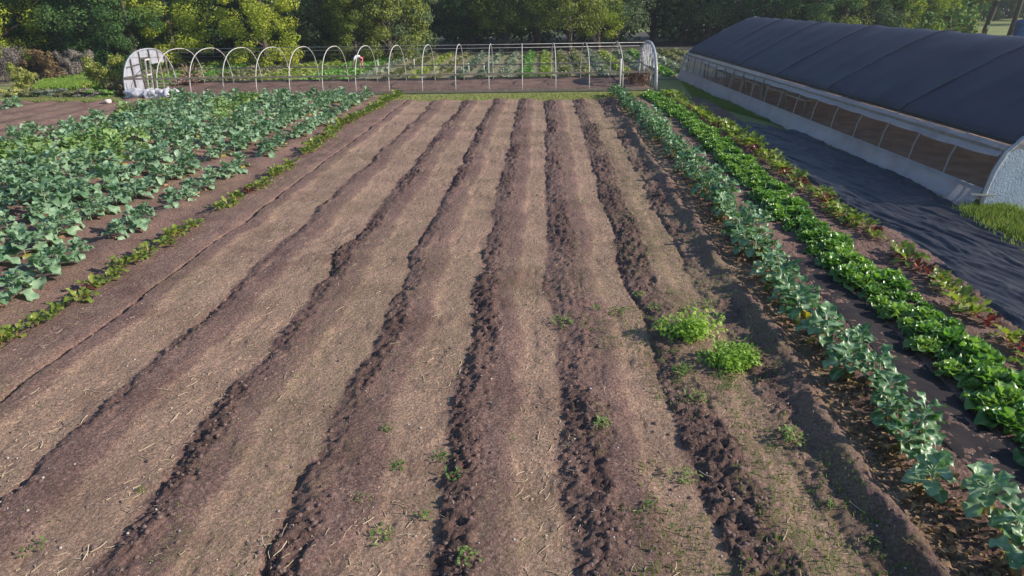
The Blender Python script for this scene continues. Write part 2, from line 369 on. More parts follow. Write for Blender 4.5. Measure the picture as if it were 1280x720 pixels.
x, y = scatter_on(700, pw=1.6); z = bedheight(x[None], y[None])[0][0]+.034
V, F = lumps(x, y, z, .005+.013*rng.random(len(x))**2)
put('pebbles', npmesh('pebbles', V, F), STONE, kind='stuff', label='small pale pebbles sprinkled over the bare soil', cat='pebbles')
# ------------------------------------------------------------------ leaves and plants
def leaf(L, W, pet, arch=.5, cup=.2, wave=.12, nx=5, ny=7, lift=.9, round_=.7, curl=0.):
    """one leaf growing from the origin along +x; lift = start angle, arch = how far it bends over. returns V,F,vein"""
    V = []; vein = []; ph = random.random()*6; segs = ny
    x = z = 0.; ang = lift; step = (L+pet)/segs
    for i in range(segs+1):
        t = i/segs; s = t*(L+pet)
        if s < pet: hw = .012*L/.3
        else:
            q = (s-pet)/L; hw = W/2*(math.sin(math.pi*min(1, q**round_))**.65)*(1 if q < .98 else .35)+.004
        for k in range(nx):
            v = (k/(nx-1)*2-1); yy = v*hw
            wv = wave*hw*math.sin(s/L*11+ph+v*1.3)*abs(v)**1.5*1.6
            zz = cup*hw*abs(v)**1.6 + wv
            V.append((x-zz*math.sin(ang), yy, z+zz*math.cos(ang)))
            vein.append(1. if s < pet*.95 else (.75*(1-.5*t) if abs(v) < .01 else 0.))
        x += math.cos(ang)*step; z += math.sin(ang)*step
        ang -= arch*2.0*step/(L+pet)*(1+curl*t)
    F = [(i*nx+k, i*nx+k+1, (i+1)*nx+k+1, (i+1)*nx+k) for i in range(segs) for k in range(nx-1)]
    return np.array(V), np.array(F), np.array(vein)
def rot_z(V, a, o): 
    c, s = math.cos(a), math.sin(a); return np.stack([V[:,0]*c-V[:,1]*s+o[0], V[:,0]*s+V[:,1]*c+o[1], V[:,2]+o[2]], 1)
def plant_mesh(name, specs, mats):
    """specs: (V,F,vein,val,matindex)"""
    VV = []; FF = []; ve = []; va = []; mi = []; b = 0
    for V, F, vn_, val, k in specs:
        VV.append(V); FF.append(F+b); ve.append(vn_); va.append(np.full(len(V), val)); mi += [k]*len(F); b += len(V)
    me = npmesh(name, np.concatenate(VV), np.concatenate(FF), True, dict(vein=np.concatenate(ve), v=np.concatenate(va)))
    for mt in mats: me.materials.append(mt)
    if len(mats) > 1: me.polygons.foreach_set('material_index', np.array(mi, np.int32))
    return me
def stem(h, r, lean=(0,0)):
    n = 5; V = []; 
    for i in range(5):
        t = i/4
        for k in range(n): a = 6.283*k/n; V.append((math.cos(a)*r+lean[0]*t*t, math.sin(a)*r+lean[1]*t*t, h*t-.03))
    F = [(i*n+k, i*n+(k+1)%n, (i+1)*n+(k+1)%n, (i+1)*n+k) for i in range(4) for k in range(n)]
    return np.array(V), np.array(F), np.ones(len(V)), .5, 0
U = random.uniform
def collard(mat):
    sp = [stem(.28, .010)]; n = random.randint(17, 22)
    for i in range(n):
        t = i/(n-1); L = U(.22,.34)*(1-.35*t); V, F, ve = leaf(L, L*U(.65,.9), U(.08,.17)*(1-.5*t), arch=U(.4,1.2)*(1-.3*t), cup=U(.05,.5), wave=U(.12,.34), lift=U(.2,.95)+.55*t, ny=11, nx=7)
        V[:,1:2] += np.sin(V[:,0:1]*7)*U(-.05,.05)
        sp.append((rot_z(V, i*2.4+U(-.3,.3), (0,0,.05+.26*t)), F, ve, random.random(), 0))
    for i in range(random.randint(0,2)):
        V, F, ve = leaf(.2,.13,.08, arch=.9, wave=.3, lift=.15); sp.append((rot_z(V, U(0,6.3), (0,0,.03)), F, ve*0, random.random(), random.choice([1,2])))
    return plant_mesh('collard_plant', sp, [mat, DEAD, YELL])
def kale():
    sp = [stem(.34, .013)]; n = random.randint(14, 18)
    for i in range(n):
        t = i/(n-1); L = U(.19,.27)*(1-.3*t); V, F, ve = leaf(L, L*U(.65,.9), U(.07,.13), arch=U(.5,1.3)*(1-.3*t), cup=U(.1,.5), wave=U(.15,.34), lift=U(.35,.9)+.5*t, ny=13, nx=7)
        sp.append((rot_z(V, i*2.4+U(-.4,.4), (0,0,.12+.24*t)), F, ve, random.random(), 0))
    for i in range(random.randint(4,8)):
        V, F, ve = leaf(U(.1,.2),U(.05,.1),.06, arch=U(.8,1.6), wave=.4, lift=U(-.3,.5), curl=1.); sp.append((rot_z(V, U(0,6.3), (0,0,U(.03,.16))), F, ve*0, random.random(), random.choice([1,1,2])))
    return plant_mesh('kale_plant', sp, [KALE, DEAD, YELL])
def lettuce():
    sp = []; n = random.randint(20, 25)
    for i in range(n):
        t = i/(n-1); L = U(.19,.25)*(1-.4*t); V, F, ve = leaf(L, L*U(.7,.95), .03, arch=U(.5,1.0)*(1-.75*t), cup=U(.25,.6), wave=U(.2,.45), lift=U(.3,.75)+.75*t, ny=11, nx=7, round_=.85)
        sp.append((rot_z(V, i*2.4+U(-.3,.3), (0,0,.01+.03*t)), F, ve, random.random()*.6+.4*t, 0))
    return plant_mesh('lettuce_head', sp, [LETTUCE])
def chard(mat, sc_=1., n0=9):
    sp = []; n = random.randint(n0, n0+4)
    for i in range(n):
        t = i/(n-1); L = U(.15,.22)*sc_; V, F, ve = leaf(L, L*U(.5,.7), U(.09,.15)*sc_, arch=U(.4,1.1)*(1-.4*t), cup=U(.1,.4), wave=U(.3,.5), lift=U(.6,1.0)+.45*t, ny=8)
        sp.append((rot_z(V, i*2.4+U(-.5,.5), (0,0,.0)), F, ve, random.random(), 0))
    return plant_mesh('chard_plant', sp, [mat])
def weedplant(n=60, spread=.35, h=.3, size=.08):
    sp = []
    for i in range(n):
        a = U(0,6.28); r = spread*math.sqrt(random.random()); V, F, ve = leaf(size*U(.6,1.3), size*U(.3,.5), size*.4, arch=U(.3,1.), wave=.3, nx=3, ny=4, lift=U(.2,1.2))
        sp.append((rot_z(V, U(0,6.28), (r*math.cos(a), r*math.sin(a), h*U(.1,1.)*(1-.6*(r/spread)**2))), F, ve, random.random(), 0))
    return plant_mesh('weed_clump', sp, [WEEDD])
PROTO = dict(collard=[collard(COLLARD) for _ in range(6)], gcollard=[collard(COLLARDG) for _ in range(3)], kale=[kale() for _ in range(6)],
    lettuce=[lettuce() for _ in range(6)], chard=[chard(CHARD) for _ in range(5)], rchard=[chard(REDCH,.85) for _ in range(3)],
    weed=[weedplant(random.randint(14,50),U(.08,.22),U(.04,.16),U(.04,.08)) for _ in range(8)])
def plant(kind, name, x, y, s, label, cat, group, tilt=.12):
    me = random.choice(PROTO[kind]); o = bpy.data.objects.new(name, me); col.objects.link(o)
    o.location = (x, y, gz(x, y) if y < FIELD_Y1-.5 else 0.); o.scale = (s, s, s*U(.9,1.1)); o.rotation_euler = (U(-tilt,tilt), U(-tilt,tilt), U(0,6.28))
    return meta(o, label, cat, group)
def rowx(pts):
    """row given as ground points read off the photograph -> x as a function of y"""
    g = sorted([(G(a,b).y, G(a,b).x) for a, b in pts]); ya = [p[0] for p in g]; xa = [p[1] for p in g]
    k0 = (xa[1]-xa[0])/(ya[1]-ya[0]) if len(g) > 1 else 0
    return lambda y: float(np.interp(y, ya, xa)) if y > ya[0] else xa[0]+(y-ya[0])*max(-.03,min(.03,k0))
# left patch of collards: rows 1.5 m apart
crow = [(-9.75, 'sparse blue-green collard in the row nearest the strip of swiss chard'),
 (-11.2, 'blue-green collard in the second row from the strip of swiss chard'),
 (-12.65, 'tall blue-green collard in the third row from the strip of swiss chard'),
 (-14.1, 'tall blue-green collard in the fourth row from the strip of swiss chard'),
 (-15.55, 'leafy collard in the middle of the dense left patch, fifth row from the chard'),
 (-17.0, 'leafy collard in the dense left patch, sixth row from the chard'),
 (-18.45, 'leafy collard in the dense left patch, second row from the fallow strip'),
 (-19.9, 'leafy collard along the outer edge of the left patch beside the fallow strip')]
for ri, (rx, lab) in enumerate(crow):
    y = max(8., abs(rx)*.96+.0) + U(0,.4); yend = 39.3-.5*ri*0
    while y < yend:
        gap = (ri == 0 and random.random() < .14) or (ri == 1 and random.random() < .08 and y < 26) or (ri == 2 and random.random() < .08)
        if not gap:
            s = (U(.8,1.25) if ri == 0 else U(.9,1.4) if ri == 1 else U(.95,1.65))
            green = (ri >= 3 and (vn(rx*.5, y*.25, 91) > .6 or random.random() < .15))
            lb = lab if not green else lab.replace('blue-green','grass-green').replace('leafy collard','grass-green leafy collard')
            plant('gcollard' if green else 'collard', 'collard_plant', rx+U(-.14,.14), y, s, lb, 'collard', 'collard plants in the left patch')
        y += .62+U(-.06,.14)+ (.1 if ri > 1 else 0)
# far-left small patch
for i in range(3):
    for k in range(9):
        p = G(2+i*14, 140-i*5); 
        plant('collard', 'collard_plant', -31.5+i*1.5+U(-.1,.1), 30.5+k*.75+i*.3+U(-.1,.1), U(1.0,1.3), 'green collard in the small patch at the far left beyond the fallow strip', 'collard', 'collards in the small far-left patch')
# left chard strip
cl = rowx([(90,382),(265,272),(330,235),(430,158),(475,135)])
y = 9.2
while y < 40.3:
    dense = y > 21 or (9 < y < 12.2) or (13 < y < 16.4)
    if vn(y*1.1, 3.3, 601) > (.12 if y > 24 else .34) and random.random() < .93:
        red = random.random() < (.04 if y > 20 else .16)
        plant('rchard' if red else 'chard', 'chard_plant', cl(y)+U(-.1,.1), y, U(.75,1.2)*(1.25 if y > 22 else 1), ('dark red-stemmed' if red else 'yellow-green') + ' swiss chard in the thin row beside the left collard patch', 'swiss chard', 'swiss chard in the left row')
    y += .30+U(-.03,.07)
# right kale row
kl = rowx([(1192,640),(1088,520),(1048,445),(985,372),(905,270),(868,222),(812,160),(778,130)])
y = 4.2
while y < 39.5:
    side = 1 if int(y*10) % 2 else -1
    plant('kale', 'kale_plant', kl(y)+side*.14+U(-.14,.14), y, U(.95,1.35)*(.9 if y < 9.5 else 1), ('ragged blue-grey kale with dead lower leaves, in the kale row close to the camera' if y < 9.5 else 'blue-grey kale in the kale row along the bare beds, past the near ragged stretch'), 'kale', 'kale plants in the right row', .2)
    y += (.36 if y > 9.5 else .33)+U(-.05,.07)
# lettuce band, three staggered lines
ll = rowx([(1240,500),(1135,398),(1040,322),(1000,285),(930,218),(862,155),(822,128)])
y = 5.6; k = 0; lanes = ['left line next to the kale', 'middle line', 'right line next to the swiss chard']
lane_y = [5.5, 5.65, 5.8]
for ln in range(3):
    y = lane_y[ln]
    while y < 39.8:
        plant('lettuce', 'lettuce_head', ll(y)+(ln-1)*.27+U(-.09,.09), y, random.choice([.7,.85,1.0,1.1,1.25,1.4])*U(.92,1.08), 'bright green lettuce in the ' + lanes[ln] + ' of the lettuce bed', 'lettuce', 'lettuces in the right bed')
        y += .385+U(-.03,.05)
# right chard row
cr = rowx([(1262,440),(1195,378),(1128,322),(1060,278),(985,222),(912,168),(850,130)])
y = 6.8
while y < 39.5:
    d = .98 if y > 15 else (.9 if 11.5 < y < 14.5 else .72)
    if random.random() < d:
        red = random.random() < (.28 if y < 26 else .1)
        plant('rchard' if red else 'chard', 'chard_plant', cr(y)+U(-.16,.16), y, U(.9,1.5)*(1.2 if y > 22 else 1.), ('dark red-leaved' if red else 'yellow-green') + ' swiss chard in the row beside the black ground tarp', 'swiss chard', 'swiss chard in the right row')
    y += .28+U(-.03,.07)
# weeds: the two bushy clumps on the bare bed and seedlings
def bigweed(px, py, s, lab):
    g = G(px, py); sp = []
    for q in range(15):
        cx, cy = random.gauss(0,.21), random.gauss(0,.13); hh = U(.12,.42); rr = U(.10,.2)
        for i in range(44):
            a = U(0,6.28); r = rr*math.sqrt(random.random()); z = hh*U(.15,1.)*(1-.5*(r/rr)**2)
            V, F, ve = leaf(U(.05,.10), U(.025,.045), .03, arch=U(.3,1.2), wave=.3, nx=3, ny=5, lift=U(.1,1.3)); sp.append((rot_z(V, a+U(-1,1), (cx+r*math.cos(a), cy+r*math.sin(a), z)), F, ve, random.random(), 0))
        for i in range(5):
            a = U(0,6.28); V, F, ve = leaf(.02,.012,hh*1.1, arch=.3, nx=3, ny=4, lift=U(1.1,1.5)); sp.append((rot_z(V, a, (cx,cy,0)), F, ve, random.random(), 0))
    o = put('weed_clump', plant_mesh('weed_clump', sp, [WEED]), loc=(g.x, g.y, gz(g.x, g.y))); o.scale = (s, s, s*1.05); return meta(o, lab, 'weed')
bigweed(872, 424, 1.0, 'larger bushy bright green weed clump, farther of the two on the bare bed')
bigweed(913, 456, .9, 'bushy bright green weed clump on the bare bed, the one nearer the kale')
for i, (px, py) in enumerate([(850,470),(1085,680),(1040,645),(700,410),(760,545),(805,640),(485,535),(500,590),(645,545),(35,690),(520,648),(575,605),(480,680),(590,710),(745,395),(770,390),(905,480),(850,600),(935,700),(985,560),(180,610),(560,580),(840,380),(800,365),(820,410),(870,500),(455,625),(830,415),(845,440),(835,455),(860,470),(895,475),(925,440),(948,452),(855,395),(880,392),(822,395),(905,490),(842,480),(890,405),(860,405)]):
    g = G(px+U(-8,8), py+U(-8,8)); plant('weed', 'weed_seedling', g.x, g.y, U(.35,1.), 'small low green weed sprouting from the bare soil', 'weed', 'small weeds on the bare beds')
# dead vine debris under near kale
sp = []
for i in range(1700):
    y = 4.3+random.random()**1.5*16; x = kl(y)-.2+random.gauss(0,.24)
    V, F, ve = leaf(U(.05,.14), U(.02,.06), .04, arch=U(.2,1.6), wave=.4, nx=3, ny=4, lift=U(-.1,.8)); sp.append((rot_z(V, U(0,6.28), (x, y, gz(x,y)+U(0,.06))), F, ve*0, random.random(), 0))
put('dead_leaf_litter', plant_mesh('dead_leaf_litter', sp, [DEAD]), kind='stuff', label='withered brown leaves lying under the near kale plants', cat='leaf litter')
# ------------------------------------------------------------------ grass blades
def blades(name, x, y, z, h, lab, mat=BLADE, wd=.006):
    n = len(x); a = rng.random(n)*6.28; ln = (rng.random(n)-.5)*h*.9; ln2 = (rng.random(n)-.5)*h*.9; hh = h*(.5+.8*rng.random(n))
    w_ = wd*(1+rng.random(n)); ca, sa = np.cos(a)*w_, np.sin(a)*w_
    V = np.stack([np.stack([x-ca,y-sa,z],1), np.stack([x+ca,y+sa,z],1), np.stack([x+ln*.4+ca*.7,y+ln2*.4+sa*.7,z+hh*.6],1), np.stack([x+ln,y+ln2,z+hh],1)], 1).reshape(-1,3)
    F = np.arange(n*4).reshape(n,4); F = F[:, [0,1,2,3]]
    return put(name, npmesh(name, V, F, False, dict(v=np.repeat(rng.random(n),4))), mat, kind='stuff', label=lab, cat='grass')
def inpoly(n, poly):
    """random points in a convex quad given as 4 ground vectors"""
    u, v = rng.random(n), rng.random(n); a, b, c, d = [np.array(p[:2]) for p in poly]
    p = (a[None]*(1-u)[:,None]+b[None]*u[:,None])*(1-v)[:,None] + (d[None]*(1-u)[:,None]+c[None]*u[:,None])*v[:,None]
    return p[:,0], p[:,1]
# ------------------------------------------------------------------ open hoop tunnel
TA = G(158,121.5); TB = G(820,112.5); tl = (TB-TA).length; ta = math.atan2(TB.y-TA.y, TB.x-TA.x)
TW = 6.4; TH = 2.45
tun = empty('hoop_tunnel', TA, ta, label='bare white hoop tunnel frame without cover, standing across the end of the beds', cat='hoop tunnel')
def tprof(t, w=TW, h=TH):   # t 0..1 over the arch
    a = math.pi*t; c = math.cos(a); s = math.sin(a)
    return (w/2*(1-math.copysign(abs(c)**.85, c)), h*abs(s)**.78)
def arch_pts(x, n=22, w=TW, h=TH, off=0): return [(x, tprof(i/n,w,h)[0], tprof(i/n,w,h)[1]-.0) for i in range(n+1)]
hoops = MB().tube(arch_pts(0), .023, 8)
h0 = hoops.build('hoop', PIPEW, tun)
for i in range(1, 17):
    h_ = h0.copy(); col.objects.link(h_); h_.parent = tun; h_.location = (tl*i/16, 0, 0)
def th(z0, front=True):
    best = min(range(0, 400), key=lambda i: abs(tprof(i/800)[1]-z0)); u = tprof(best/800)[0]
    return (u if front else TW-u)
MB().tube([(0, TW/2, TH-.03), (tl, TW/2, TH-.03)], .014).build('ridge_pipe', PIPE, tun)
MB().bar((0, th(1.)-.03, 1.0), (tl, th(1.)-.03, 1.0), .05, .09).build('hip_rail', WOOD, tun)
MB().bar((0, th(1.,False)+.03, 1.0), (tl, th(1.,False)+.03, 1.0), .05, .08).build('hip_rail', DARKPIPE, tun)
MB().tube([(0, th(2.1,False), 2.1), (tl, th(2.1,False), 2.1)], .014).build('purlin', PIPE, tun)
MB().tube([(0, th(2.1), 2.1), (tl, th(2.1), 2.1)], .009).build('purlin', DARKPIPE, tun)
MB().bar((0,-.04,.07), (tl,-.04,.07), .04, .14).build('base_board', WOOD, tun)
MB().bar((0,TW+.04,.1), (tl,TW+.04,.1), .04, .2).build('base_board', DWOOD, tun)
g = G(775.5,114.5); lx = (Vector((g.x,g.y,0))-TA).length
MB().tube([(lx,-.12,0),(lx,-.1,1.75)], .055).build('thick_post', PIPEW, tun)
p0 = MB().tube([(0,0,0),(.02,0,1.0)], .012, 5).build('rail_stake', DARKPIPE, tun); p0.location = (.9, TW+.02, 0)
k = 1.1
while k < tl-.6:
    for side in (0, 1):
        if random.random() < (.35, .75)[side]:
            c = p0.copy(); col.objects.link(c); c.parent = tun; c.location = (k+U(-.3,.3), TW+.02 if side else th(.5)-.02, 0); c.scale = (1,1,U(.85,1.0))
    k += 1.0
# soil inside tunnel
def quad_sheet(name, P, z, mat, kind='structure', nx=60, ny=24, amp=.03, tanv=.2, clodv=0., **kw):
    a, b, c, d = [np.array(p[:2]) for p in P]; u, v = np.meshgrid(np.linspace(0,1,nx), np.linspace(0,1,ny))
    q = (a*(1-u)[...,None]+b*u[...,None])*(1-v)[...,None]+(d*(1-u)[...,None]+c*u[...,None])*v[...,None]
    Xq, Yq = q[...,0], q[...,1]; e = np.minimum(np.minimum(u,1-u)*nx/2, np.minimum(v,1-v)*ny/2); e = np.clip(e,0,1)
    Z = z+amp*fbm(Xq*1.3,Yq*1.3,33)*e+.02*e
    return put(name, gridmesh(name, Xq, Yq, Z, clod=np.full_like(Z,clodv), tan=np.full_like(Z,tanv), green=np.full_like(Z,.2)), mat, kind=kind, **kw)
tm = Matrix.Translation(TA) @ Matrix.Rotation(ta,4,'Z')
T = lambda x,y,z=0: tm @ Vector((x,y,z))
quad_sheet('tunnel_soil', [T(.1,.1),T(tl-.1,.1),T(tl-.1,TW-.1),T(.1,TW-.1)], .0, SOIL, nx=260, ny=60, amp=.16, tanv=-.25, clodv=.55)
# end walls
def endwall(x, door=True):
    e = bpy.data.objects.new('end_wall', None); col.objects.link(e); e.parent = tun; e.location = (x,0,0); return e
e1 = endwall(.02); e1['label'] = 'plastic covered end wall with a door frame'
rows = []
NN = 26
def arch_z(u): 
    # height of arch at across position u
    b = min(range(0,401), key=lambda i: abs(tprof(i/400)[0]-u)); return tprof(b/400)[1]
us = np.linspace(.06, TW*.60, 22)
def panel(us, z0, z1f, thick=.0, x=0., jit=.05):
    return [[(x+U(-jit,jit)*.4, u, z0+(z1f(u)-z0)*k/8) for u in us] for k in range(9)]
MB().sheet(panel([u for u in us if u < 2.25], .15, lambda u: arch_z(u)-.03)).build('plastic_panel', PLASTICW, e1)
MB().sheet(panel(np.linspace(2.25,3.45,7), 1.95, lambda u: arch_z(u)-.03)).build('plastic_panel', PLASTICW, e1)
MB().sheet(panel(np.linspace(3.45,5.3,8), 1.55, lambda u: arch_z(u)-.03)).build('plastic_panel', PLASTICW, e1)
for u in (1.15, 2.25, 3.45, 4.55, 5.4): MB().bar((.05,u,0),(.05,u,arch_z(u)-.02),.06,.1).build('stud', WOOD if u > 4 else DWOOD, e1)
MB().bar((.06,0.1,1.05),(.06,TW-.1,1.05),.05,.1).bar((.06,2.25,1.95),(.06,3.45,1.95),.05,.1).bar((.06,.6,1.6),(.06,2.2,1.68),.03,.06).build('cross_rail', DWOOD, e1)
dr = MB().bar((.09,2.45,.1),(.25,2.45,1.9),.05,.08).bar((.09,3.0,.1),(.25,3.0,1.9),.05,.08).bar((.2,2.45,1.0),(.2,3.0,1.0),.04,.08).bar((.24,2.45,1.88),(.24,3.0,1.88),.05,.08).bar((.1,2.45,.15),(.1,3.0,.15),.05,.08).build('door', PIPEW, e1)
MB().tube([(.0,p[0],p[1]) for p in [tprof(i/22) for i in range(23)]], .055, 8).build('arch_edge', PLASTICW, e1)
# white plastic bundled at the foot of the end wall
def lumpy_roll(name, pts, r, mat, parent, amp=.6, n=16, seed=5, **kw):
    mb = MB(); P = []
    for i in range(len(pts)-1):
        for k in range(6): P.append(Vector(pts[i]).lerp(Vector(pts[i+1]), k/6))
    P.append(Vector(pts[-1])); vs = []
    for i, p in enumerate(P):
        t = (P[min(i+1,len(P)-1)]-P[max(i-1,0)]).normalized(); nx = t.cross(Vector((0,0,1))).normalized(); nz = nx.cross(t)
        rr = r*(.35 if i in (0,len(P)-1) else 1)*(.85+.4*float(vn(i*.5,seed)))
        for k in range(n):
            a = 6.283*k/n; q = rr*(1+amp*(float(vn(i*.9+seed, k*1.1))-.5)*2); vs.append(p+nx*math.cos(a)*q+nz*math.sin(a)*q*.8)
    fs = [(i*n+k, i*n+(k+1)%n, (i+1)*n+(k+1)%n, (i+1)*n+k) for i in range(len(P)-1) for k in range(n)]
    fs += [tuple(range(n))[::-1], tuple(range((len(P)-1)*n, len(P)*n))]
    mb._add(vs, fs, True); return mb.build(name, mat, parent, **kw)
o = lumpy_roll('plastic_bundle', [T(.25,-.35,.22),T(1.0,-.5,.25),T(1.9,-.5,.22),T(2.7,-.4,.2),T(3.3,-.2,.15)], .34, simple('crumpled_plastic', (.72,.72,.76),(.5,.5,.56),.45,5.,transl=.2,bump=1.,bscale=9), None)
meta(o, 'crumpled white plastic sheeting bundled at the foot of the left tunnel end wall', 'plastic sheet')
# brushy wooden stack inside right part of the end wall
st = empty('timber_stack', T(1.0,5.0,.02), ta, label='pile of brown boards and dry brush just inside the left tunnel end', cat='timber pile')
mb = MB()
for i in range(46): 
    a = U(-.5,.5); mb.bar((U(-.5,.7),U(-.7,.9),U(0,.5)),(U(-.3,1.1)+.5*math.cos(a),U(-.6,.9),U(.3,1.45)),U(.04,.1),U(.02,.05))
mb.build('boards', simple('brown_boards',(.36,.25,.18),(.2,.13,.1),.85,6.), st)
# right end wall: bunched plastic and studs
e2 = endwall(tl-.02); e2['label'] = 'end wall with torn plastic hanging between its studs'
for i in range(9):
    u = .35+i*.66; zt = arch_z(u)-.04; w_ = U(.16,.3); zb = U(.75,1.2) if i not in (2,6) else U(.25,.5)
    rows = [[(U(-.05,.05), u+w_*(k/6-.5)+U(-.02,.02), zt+(zb-zt)*j/8) for k in range(7)] for j in range(9)]
    MB().sheet(rows).build('plastic_strip', PLASTICW, e2)
for u in (.8,1.6,2.4,3.2,4.0,4.8,5.6): MB().bar((.05,u,0),(.05,u,arch_z(u)-.02),.05,.09).build('stud', WOOD, e2)
MB().bar((.06,.1,1.05),(.06,TW-.1,1.05),.05,.09).build('cross_rail', WOOD, e2)
MB().tube([(.0,p[0],p[1]) for p in [tprof(i/22) for i in range(23)]], .09, 8).build('arch_edge', PLASTICW, e2)
us = np.linspace(1.2,5.2,16)
MB().sheet([[(-.03+U(-.03,.03), u, arch_z(u)-.03-.42*j/3) for u in us] for j in range(4)]).build('plastic_panel', PLASTICW, e2)
# dead vines at the foot of the right end wall
def leaf_cloud(n, cen, rad, size, shell=.35, norm_up=.3, r=None):
    """n diamond leaves in an ellipsoid clump; returns V,F"""
    d = rng.normal(size=(n,3)); d /= np.linalg.norm(d,axis=1)[:,None]
    rr = (1-shell*rng.random(n)**1.5)[:,None]; P = np.array(cen)+d*rr*np.array(rad)
    nn = d+rng.normal(size=(n,3))*.5+np.array([0,0,norm_up]); nn /= np.linalg.norm(nn,axis=1)[:,None]
    a = rng.normal(size=(n,3)); t = np.cross(nn,a); t /= np.linalg.norm(t,axis=1)[:,None]; b = np.cross(nn,t)
    s = (size*(.6+.8*rng.random(n)))[:,None]
    V = np.stack([P-t*s*.5, P+b*s*.33+nn*s*.08, P+t*s*.55, P-b*s*.33+nn*s*.08],1)
    return V.reshape(-1,3), np.arange(n*4).reshape(n,4)
def clouds(name, items, mat, **kw):
    VV, FF, vv = [], [], []; b = 0
    for it in items:
        V, F = leaf_cloud(*it); VV.append(V); FF.append(F+b); b += len(V)
        vv.append(np.repeat(np.clip(random.random()*.6+.4*rng.random(len(F)),0,1), 4))
    me = npmesh(name, np.concatenate(VV), np.concatenate(FF), False, dict(v=np.concatenate(vv)))
    me.materials.append(mat); return me
c = T(tl-.5, 2.2, .3)
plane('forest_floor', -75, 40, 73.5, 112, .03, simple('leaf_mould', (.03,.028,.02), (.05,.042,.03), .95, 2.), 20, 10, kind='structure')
put('dead_vines', clouds('dead_vines', [(260,(c.x+U(-.5,.5),c.y+U(-2,2.2),U(.1,.6)),(.4,.5,.4),.09,.9) for _ in range(9)], leafmat('brown_vine',(.09,.045,.03),(.17,.09,.06),(.3,.2,.13),.8,.1)), label='withered brown vines at the foot of the right tunnel end wall', cat='dead vines')
# ------------------------------------------------------------------ covered greenhouse
GN = G(1222,263.5); GF = G(850,97.5); gl = (GF-GN).length; ga = math.atan2(GF.y-GN.y, GF.x-GN.x)-math.pi/2
GW = 9.1
PR = [(0,0),(.03,.5),(.12,1.0),(.30,1.45),(.62,1.78),(1.2,2.12),(2.3,2.71),(3.4,3.27),(4.1,3.56),(4.55,3.66)]
PR = PR+[(GW-u,z) for u, z in PR[-2::-1]]
def gp(u):   # height at across position u
    a = [p[0] for p in PR]; b = [p[1] for p in PR]; return float(np.interp(u, a, b))
gh = empty('greenhouse', GN, ga, label='long greenhouse with a black shade cloth roof, open sides and pale plastic skirts', cat='greenhouse')
# hoops
nh = 18
hp = MB().tube([(u,0,z) for u,z in PR], .024, 8).build('hoop', simple('dull_pipe',(.34,.31,.29),(.22,.2,.19),.6,6.), gh)
for i in range(1, nh+1): c = hp.copy(); col.objects.link(c); c.parent = gh; c.location = (0, gl*i/nh, 0)
# side posts between the hoops in the far half
q0 = MB().bar((0,0,0),(.12,0,1.5),.05,.05).build('side_post', WOOD, gh); q0.location = (.05, gl*.52, 0)
for i in range(9):
    c = q0.copy(); col.objects.link(c); c.parent = gh; c.location = (.05, gl*(.56+.05*i), 0)
for i in range(14):
    c = q0.copy(); col.objects.link(c); c.parent = gh; c.location = (GW-.1, gl*(.02+.07*i), 0); c.scale = (-1,1,1)
MB().tube([(4.55,0,3.6),(4.55,gl,3.6)],.03).tube([(2.3,0,2.66),(2.3,gl,2.66)],.02).tube([(GW-2.3,0,2.66),(GW-2.3,gl,2.66)],.02).build('purlin', PIPE, gh)
MB().bar((.28,0,1.45),(.28,gl,1.45),.05,.09).build('hip_rail', WOOD, gh)
MB().bar((GW-.28,0,1.45),(GW-.28,gl,1.45),.05,.09).build('hip_rail', WOOD, gh)
MB().bar((.02,0,.52),(.02,gl,.52),.04,.06).build('skirt_rail', PIPE, gh)
# roof cloth, slight sag between hoops
ny = nh*6
def roofrows(u0, u1, nu, off, sag, ext=0.):
    us = np.linspace(u0,u1,nu); rows = []
    for j in range(ny+1):
        y = -ext+(gl+2*ext)*j/ny; s = abs(math.sin(math.pi*nh*j/ny)); rows.append([(u, y, gp(u)+off-sag*s*min(1,u/1.5+.3)+.05*(float(fbm(np.array([u*1.1]),np.array([y*.7]),301,2)[0])-.5)) for u in us])
    return rows
mb = MB().sheet(roofrows(.45, GW-.45, 34, .05, .035, .05)); o = mb.build('shade_cloth', CLOTH, gh)
sm = o.modifiers.new('thick','SOLIDIFY'); sm.thickness = .012
MB().bar((.47,-.05,1.65),(.47,gl+.05,1.65),.03,.09).bar((GW-.47,-.05,1.65),(GW-.47,gl+.05,1.65),.03,.09).build('rim_cover', TARP, gh)  # dark bars added to hide the sunlit glow along the cloth edge
for q in (3, 6, 9, 12, 15):
    yq = gl*q/nh; us_ = np.linspace(.47, GW-.47, 40)
    MB().sheet([[(u_, yq+dy, gp(u_)+.075+h_) for u_ in us_] for dy, h_ in ((-.07,-.02),(-.05,.0),(.05,.0),(.07,-.02))]).build('roof_seam', TARP, gh)
